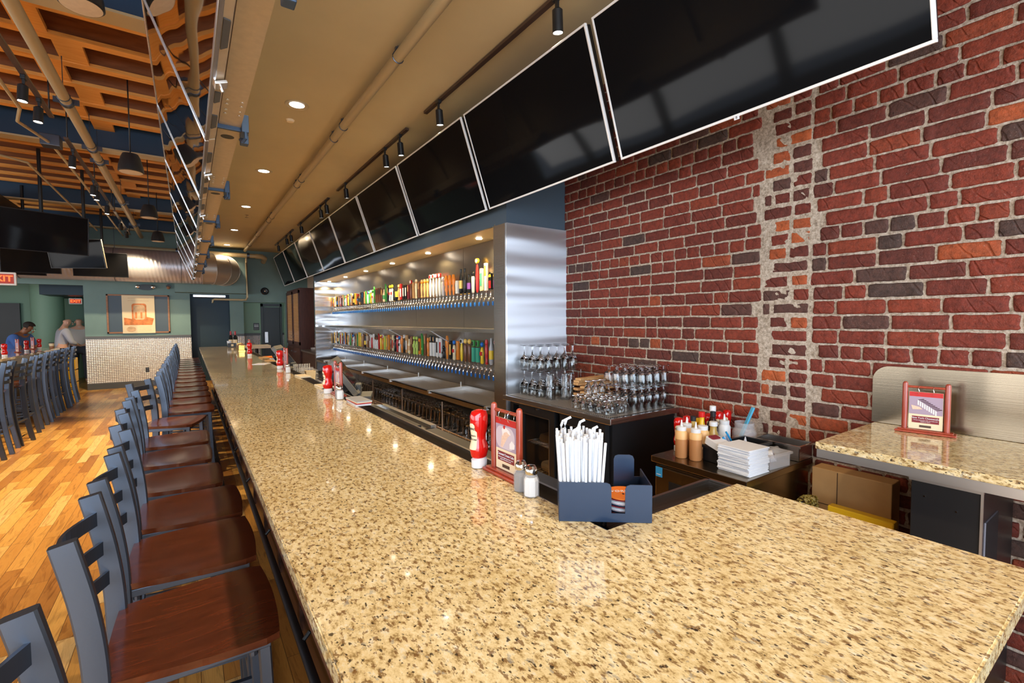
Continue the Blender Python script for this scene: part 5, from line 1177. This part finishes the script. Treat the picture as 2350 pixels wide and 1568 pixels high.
# ------------------------------------------------------------ end wall fittings
t = thing('notice_board', 'dark pin board in a wooden frame on the end wall', 'notice board', (-.975, EY-.002, 1.775))
obj('board', B().box(-.575, .575, -.02, 0, -.44, .44), 'blue_grey_paint', t)
for a in ((-.60, .60, .43, .465), (-.60, .60, -.465, -.43), (-.60, -.565, -.465, .465), (.565, .60, -.465, .465)): obj('frame_rail', B().box(a[0], a[1], -.035, 0, a[2], a[3], .003), 'frame_wood', t)
t = thing('poster', 'cream poster with an orange picture hung over the pin board', 'poster', (-.98, EY-.045, 1.765))
obj('sheet', B().box(-.31, .31, -.008, 0, -.455, .455), 'poster_cream' if 'poster_cream' in MAT else mat('poster_cream', (.88, .70, .44), .6), t)
mat('poster_orange', (.72, .22, .06), .6, nz=.35, nscale=9); mat('poster_tan', (.75, .48, .26), .6, nz=.2, nscale=14)
obj('printed_table', B().prism([(-.28, -.26), (.25, -.26), (.29, -.10), (.1, -.05), (-.1, -.12), (-.28, -.08)], -.0095, -.008, 'y'), 'poster_orange', t)
obj('printed_sign', B().prism(rrect(-.13, .15, -.16, .26, .05), -.0105, -.008, 'y'), 'poster_orange', t)
obj('printed_oval', B().prism(rrect(-.10, .12, -.13, .23, .06), -.0115, -.008, 'y'), 'poster_tan', t)
for x in (-.05, .05): obj('printed_glass', B().prism(rrect(x-.018, x+.018, -.1, .05, .008), -.0122, -.008, 'y'), 'poster_orange', t)
obj('printed_badge', B().prism([(-.15+.09*math.cos(a*PI/12), -.36+.065*math.sin(a*PI/12)) for a in range(24)], -.0095, -.008, 'y'), 'poster_tan', t)
for k, (z, wd, x) in enumerate(((.39, .2, .0), (.325, .2, .0), (-.30, .13, .12), (-.335, .11, .12), (-.37, .12, .12), (-.405, .13, .12))): obj('printed_line', B().box(x-wd, x+wd, -.0092, -.008, z-.004, z+.004), 'poster_tan', t)
t = thing('emergency_light', 'black oval emergency light with two lamps on the end wall', 'emergency light', (-.83, EY-.002, 2.425))
obj('body', B().prism([(.17*math.cos(a*PI/16), .07*math.sin(a*PI/16)) for a in range(32)], -.07, 0, 'y'), 'black_plastic', t)
for x in (-.15, .15): obj('lamp', B().lathe([(.045, 0), (.04, .03), (.001, .04)], (x, -.07, .01), 18, Matrix.Rotation(PI/2, 3, 'X')), 'chrome', t)
t = thing('security_camera', 'small dark dome camera on the end wall beside the duct', 'security camera', (-.38, EY-.002, 2.46)); obj('mount', B().cyl((0, 0, 0), (0, -.05, 0), .05), 'black_plastic', t); obj('dome', B().ball((0, -.06, -.03), .04), 'frame_wood', t)
t = thing('wall_speaker', 'round black wall fitting above the alcove', 'wall fitting', (1.755, EY-.002, 2.41)); obj('ring', B().lathe([(.10, 0), (.10, .03), (.07, .06), (.045, .05), (.001, .05)], (0, 0, 0), 28, Matrix.Rotation(PI/2, 3, 'X')), 'black_plastic', t); obj('eye', B().ball((0, -.05, 0), .025), 'chrome', t)
t = thing('power_outlet', 'black outlet plate low on the diamond plate panel', 'outlet', (-.86, EY-.013, .405)); obj('plate', B().box(-.035, .035, -.006, 0, -.055, .055, .001), 'black_plastic', t)
for z in (-.025, .025): obj('socket', B().box(-.018, .018, -.008, -.006, z-.015, z+.015), 'grey_plastic', t)
t = thing('restroom_sign', 'small black restroom sign with white figures in the alcove', 'sign', (1.565, E1+.249, 1.435)); obj('plate', B().prism(rrect(-.07, .07, -.1, .1, .01), -.006, 0, 'y'), 'black_plastic', t)
for x in (-.035, .0, .038):
    obj('figure', B().box(x-.010, x+.010, -.009, -.006, -.02, .045, .002), 'white_paper', t); obj('figure_head', B().cyl((x, -.009, .06), (x, -.006, .06), .009, seg=12), 'white_paper', t)
text('RESTROOM', .02, 'white_paper', 'lettering', t, face_mat((0, -.0075, -.065), (0, -1, 0)))
def exitsign(loc, s, lb, hangz=None):
    t = thing('exit_sign', lb, 'exit sign', loc, 0); t.scale = (s, s, s)
    obj('housing', B().prism(rrect(-.17, .17, -.10, .10, .012), 0, .04, 'y'), 'exit_white', t)
    obj('face', B().prism(rrect(-.145, .145, -.075, .075, .006), -.002, 0, 'y'), 'exit_face' if 'exit_face' in MAT else mat('exit_face', (.20, .03, .02), .5, emit=(.6, .04, .01), es=.25), t)
    text('EXIT', .13, 'exit_red', 'lettering', t, face_mat((0, -.004, 0), (0, -1, 0)), bold=.003)
    if hangz: obj('stem', B().cyl((0, .02, .1), (0, .02, hangz), .01), 'black_metal', t)
exitsign((-2.25, 9.95, 2.225), .95, 'red lit EXIT sign cropped at the left picture edge', (4.0-2.225)/.95)
exitsign((-2.40, 16.5, 2.13), .75, 'small red EXIT sign glowing in the passage beyond the opening', .65)
# ------------------------------------------------------------ people
def person(nm, lb, joints, radii, head, loc, rz, skin, shirt, torso_r, hair=None, sleeve=1.0):
    # joints: dict of points; one continuous skinned body, clothes grown over it
    t = thing(nm, lb, 'person', loc, rz)
    def grow(names, edges, rad, matn, part, root=0, sub=2):
        me = bpy.data.meshes.new(part); me.from_pydata([joints[n] for n in names], [(names.index(a), names.index(b_)) for a, b_ in edges], [])
        o = bpy.data.objects.new(part, me); COL.objects.link(o)
        md = o.modifiers.new('s', 'SKIN'); md.use_smooth_shade = True
        for i, n in enumerate(names): me.skin_vertices[0].data[i].radius = rad[n] if isinstance(rad[n], tuple) else (rad[n], rad[n])
        me.skin_vertices[0].data[root].use_root = True
        o.modifiers.new('u', 'SUBSURF').levels = sub
        bpy.context.view_layer.update()
        m2 = bpy.data.meshes.new_from_object(o.evaluated_get(bpy.context.evaluated_depsgraph_get())); bpy.data.objects.remove(o)
        m2.materials.clear(); q = obj(part, m2, matn, t); return q
    names = list(joints); E_ = [('pelvis', 'waist'), ('waist', 'chest'), ('chest', 'neck'), ('neck', 'jaw'), ('jaw', 'skull'), ('skull', 'crown')]
    for s in 'lr': E_ += [('chest', 'shoulder_'+s), ('shoulder_'+s, 'elbow_'+s), ('elbow_'+s, 'wrist_'+s), ('wrist_'+s, 'palm_'+s)]+[('pelvis', 'hip_'+s), ('hip_'+s, 'knee_'+s), ('knee_'+s, 'ankle_'+s), ('ankle_'+s, 'toe_'+s)]+[('palm_'+s, f+s) for f in ('index_', 'middle_', 'ring_', 'thumb_')]
    body = grow(names, E_, radii, skin, 'body')
    top_ = ['pelvis', 'waist', 'chest']+[a+s for s in 'lr' for a in ('shoulder_', 'sleeve_')]
    for s in 'lr': joints['sleeve_'+s] = tuple(Vector(joints['shoulder_'+s]).lerp(Vector(joints['elbow_'+s]), .8 if sleeve < 1 else .98))
    if sleeve >= 1:
        for s in 'lr': joints['cuff_'+s] = tuple(Vector(joints['elbow_'+s]).lerp(Vector(joints['wrist_'+s]), .9))
        top_ += ['cuff_l', 'cuff_r']
    rr = {k: tuple(c+.016 for c in (radii[k] if isinstance(radii[k], tuple) else (radii[k],)*2)) for k in radii}
    for s in 'lr': rr['sleeve_'+s] = (.062, .062); rr['cuff_'+s] = (.046, .046)
    ee = [('pelvis', 'waist'), ('waist', 'chest')]+[e for s in 'lr' for e in ([('chest', 'shoulder_'+s), ('shoulder_'+s, 'sleeve_'+s)]+([('sleeve_'+s, 'cuff_'+s)] if sleeve >= 1 else []))]
    grow(top_, ee, rr, shirt, 'shirt')
    lg = ['pelvis']+[a+s for s in 'lr' for a in ('hip_', 'knee_', 'ankle_')]
    grow(lg, [e for s in 'lr' for e in (('pelvis', 'hip_'+s), ('hip_'+s, 'knee_'+s), ('knee_'+s, 'ankle_'+s))], rr, 'trousers' if 'trousers' in MAT else mat('trousers', (.03, .035, .05), .8), 'trousers')
    H_ = Matrix.Translation(joints['skull']) @ head.to_4x4()
    f = B(); f.ball((-.03, .088, -.01), .013, (1, .6, .6), 10, 6); f.ball((.03, .088, -.01), .013, (1, .6, .6), 10, 6); f.move(H_); obj('eyes', f, 'white_plastic', body)
    f = B(); f.ball((0, .103, -.045), .016, (.9, 1.1, 1.3), 10, 8); f.ball((-.078, .0, -.03), .024, (.4, .8, 1.2), 10, 8); f.ball((.078, .0, -.03), .024, (.4, .8, 1.2), 10, 8); f.move(H_); obj('nose_and_ears', f, skin, body)
    f = B(); f.ball((0, .092, -.083), .02, (1.2, .4, .3), 10, 6); f.move(H_); obj('mouth', f, 'lips' if 'lips' in MAT else mat('lips', (.25, .07, .05), .5), body)
    f = B().box(-.045, -.015, .088, .10, .008, .014, .002); f.box(.015, .045, .088, .10, .008, .014, .002); f.move(H_); obj('eyebrows', f, 'hair_black' if 'hair_black' in MAT else mat('hair_black', (.015, .01, .008), .8), body)
    if hair:
        f = B().ball((0, -.012, .035), .098, (.88, 1.03, .85), 20, 14)
        for v_ in [v_ for v_ in f.bm.verts if v_.co.z < .012+(.045 if v_.co.y > .03 else -.03)]: f.bm.verts.remove(v_)
        f.move(H_); obj('hair', f, hair, t)
    c = B().tube([Vector(joints['neck'])+Vector((.062*math.cos(a*PI/8), .055*math.sin(a*PI/8)-.0, -.035+.012*math.sin(a*PI/8+PI))) for a in range(16)], .014, 8, True); obj('collar', c, shirt, t)
    return t
def figure(seated, lean, armf, look):
    # local: faces +y, z up; seated pelvis at .80 (on a bar stool), standing at .95
    P = {}; ph = .84 if seated else .95
    P['pelvis'] = (0, 0, ph); P['waist'] = (0, lean*.25, ph+.16); P['chest'] = (0, lean*.8, ph+.40)
    P['neck'] = (0, lean*1.0+.01, ph+.53); P['jaw'] = (0, lean+.045+look*.03, ph+.595); P['skull'] = (0, lean+.035+look*.06, ph+.665-look*.02); P['crown'] = (0, lean+.02+look*.06, ph+.715-look*.02)
    for s, q in (('l', -1), ('r', 1)):
        P['shoulder_'+s] = (q*.19, lean*.85, ph+.44); P['elbow_'+s] = (q*.26, lean*.85+armf*.16, ph+.44-.28+armf*.03); P['wrist_'+s] = (q*.16, lean*.85+armf*.38, ph+.44-.32 if armf > .3 else ph-.06)
        w = Vector(P['wrist_'+s]); dr_ = (w-Vector(P['elbow_'+s])).normalized()
        P['palm_'+s] = tuple(w+dr_*.07)
        for f_, off, ln_ in (('index_', -.03, .085), ('middle_', -.005, .09), ('ring_', .022, .08), ('thumb_', -.05, .03)): P[f_+s] = tuple(Vector(P['palm_'+s])+dr_*ln_+Vector((off*q*-1*-1, 0, -.012)))
        if seated: P['hip_'+s] = (q*.10, .05, ph-.02); P['knee_'+s] = (q*.15, .44, ph-.05); P['ankle_'+s] = (q*.14, .40, ph-.50); P['toe_'+s] = (q*.14, .52, ph-.54)
        else: P['hip_'+s] = (q*.10, 0, ph-.06); P['knee_'+s] = (q*.11, .02, .50); P['ankle_'+s] = (q*.11, 0, .09); P['toe_'+s] = (q*.12, .14, .03)
    Rr = dict(pelvis=(.16, .12), waist=(.15, .115), chest=(.165, .115), neck=.056, jaw=(.058, .07), skull=(.078, .092), crown=(.06, .07))
    for s in 'lr':
        Rr.update({'shoulder_'+s: .066, 'elbow_'+s: .042, 'wrist_'+s: .028, 'palm_'+s: (.034, .018), 'index_'+s: .009, 'middle_'+s: .009, 'ring_'+s: .009, 'thumb_'+s: .010, 'hip_'+s: .092, 'knee_'+s: .06, 'ankle_'+s: .04, 'toe_'+s: .034})
    return P, Rr
mat('skin_brown', (.24, .10, .05), .5); mat('skin_pale', (.62, .34, .24), .5); mat('shirt_blue', (.045, .11, .33), .8); mat('shirt_grey', (.42, .42, .48), .8); mat('shirt_light', (.55, .50, .49), .8)
P, Q = figure(True, .13, .75, 1.4)
Q['chest'] = (.20, .15); Q['waist'] = (.19, .15); Q['shoulder_l'] = Q['shoulder_r'] = .078
person('person', 'dark-haired person in a blue work shirt seated at the dining bar, looking down', P, Q, Euler((-.55, 0, 0)).to_matrix(), (-2.95, 13.72, .0), -1.9, 'skin_brown', 'shirt_blue', .2, 'hair_black', .5)
# his stool
dup(stool, (-2.93, 13.78, 0), -.33, 'stool under the person in the blue shirt at the bar end', 'stools along the dining bar')
P, Q = figure(False, .06, .5, .6)
person('person', 'bald person in a shiny grey shirt standing beyond the dining bar', P, Q, Euler((-.2, 0, 0)).to_matrix(), (-2.46, 14.95, 0), -1.2, 'skin_pale', 'shirt_grey', .2, None, 1)
P, Q = figure(False, .02, .1, .1)
person('person', 'person in a light grey shirt partly hidden by the end wall', P, Q, Euler((0, 0, 0)).to_matrix(), (-2.32, 16.3, 0), .2, 'skin_pale', 'shirt_light', .2, None, 1)
# items on the dining bar
for k, (x, y) in enumerate(((-2.24, 9.9), (-2.33, 11.5), (-2.36, 12.5))): ketchup((x, y, 1.071), 'red ketchup bottle on the dining bar at left, %s' % ('nearest, cropped', 'middle', 'farthest')[k], .3)
for k, (x, y) in enumerate(((-2.40, 11.3), (-2.44, 12.45))): tent((x, y, 1.071), .4, 'wooden card stand on the dining bar at left, %s' % ('nearer', 'farther')[k], 'Coconut Cream Cake', ('cake', 'cream'), 'card_mauve')
t = thing('coffee_cup', 'tan takeaway coffee cup with dark lid on the dining bar', 'cup', (-2.19, 12.5, 1.071)); obj('cup', B().lathe([(.028, 0), (.04, .105)], seg=24), 'cream_paper', t); obj('lid', B().lathe([(.042, .103), (.042, .112), (.036, .118)], seg=24), 'black_plastic', t); obj('sleeve', B().lathe([(.032, .0), (.0365, .05)], seg=24, cap0=False, cap1=False), 'frame_wood', t)
# cable trays / tan panel at the far upper left
t = thing('crate_stack', 'yellow crates stacked behind the dining stools near the end wall', 'crate', (-2.2, 13.9, 0)); 
for k in range(3): obj('crate', B().box(-.15, .15, -.15, .15, .01+k*.27, .26+k*.27, .01), 'yellow_plastic', t)
# fluorescent strip above the recess
t = thing('strip_light', 'unlit fluorescent strip fixture above the navy recess', 'light fixture', (.48, EY+.14, 2.25)); obj('housing', B().box(-.36, .36, 0, .08, -.03, .03, .004), 'brushed_trim', t)
for z in (-.035,): obj('tube', B().cyl((-.34, .02, z), (.34, .02, z), .012), 'grey_plastic', t)
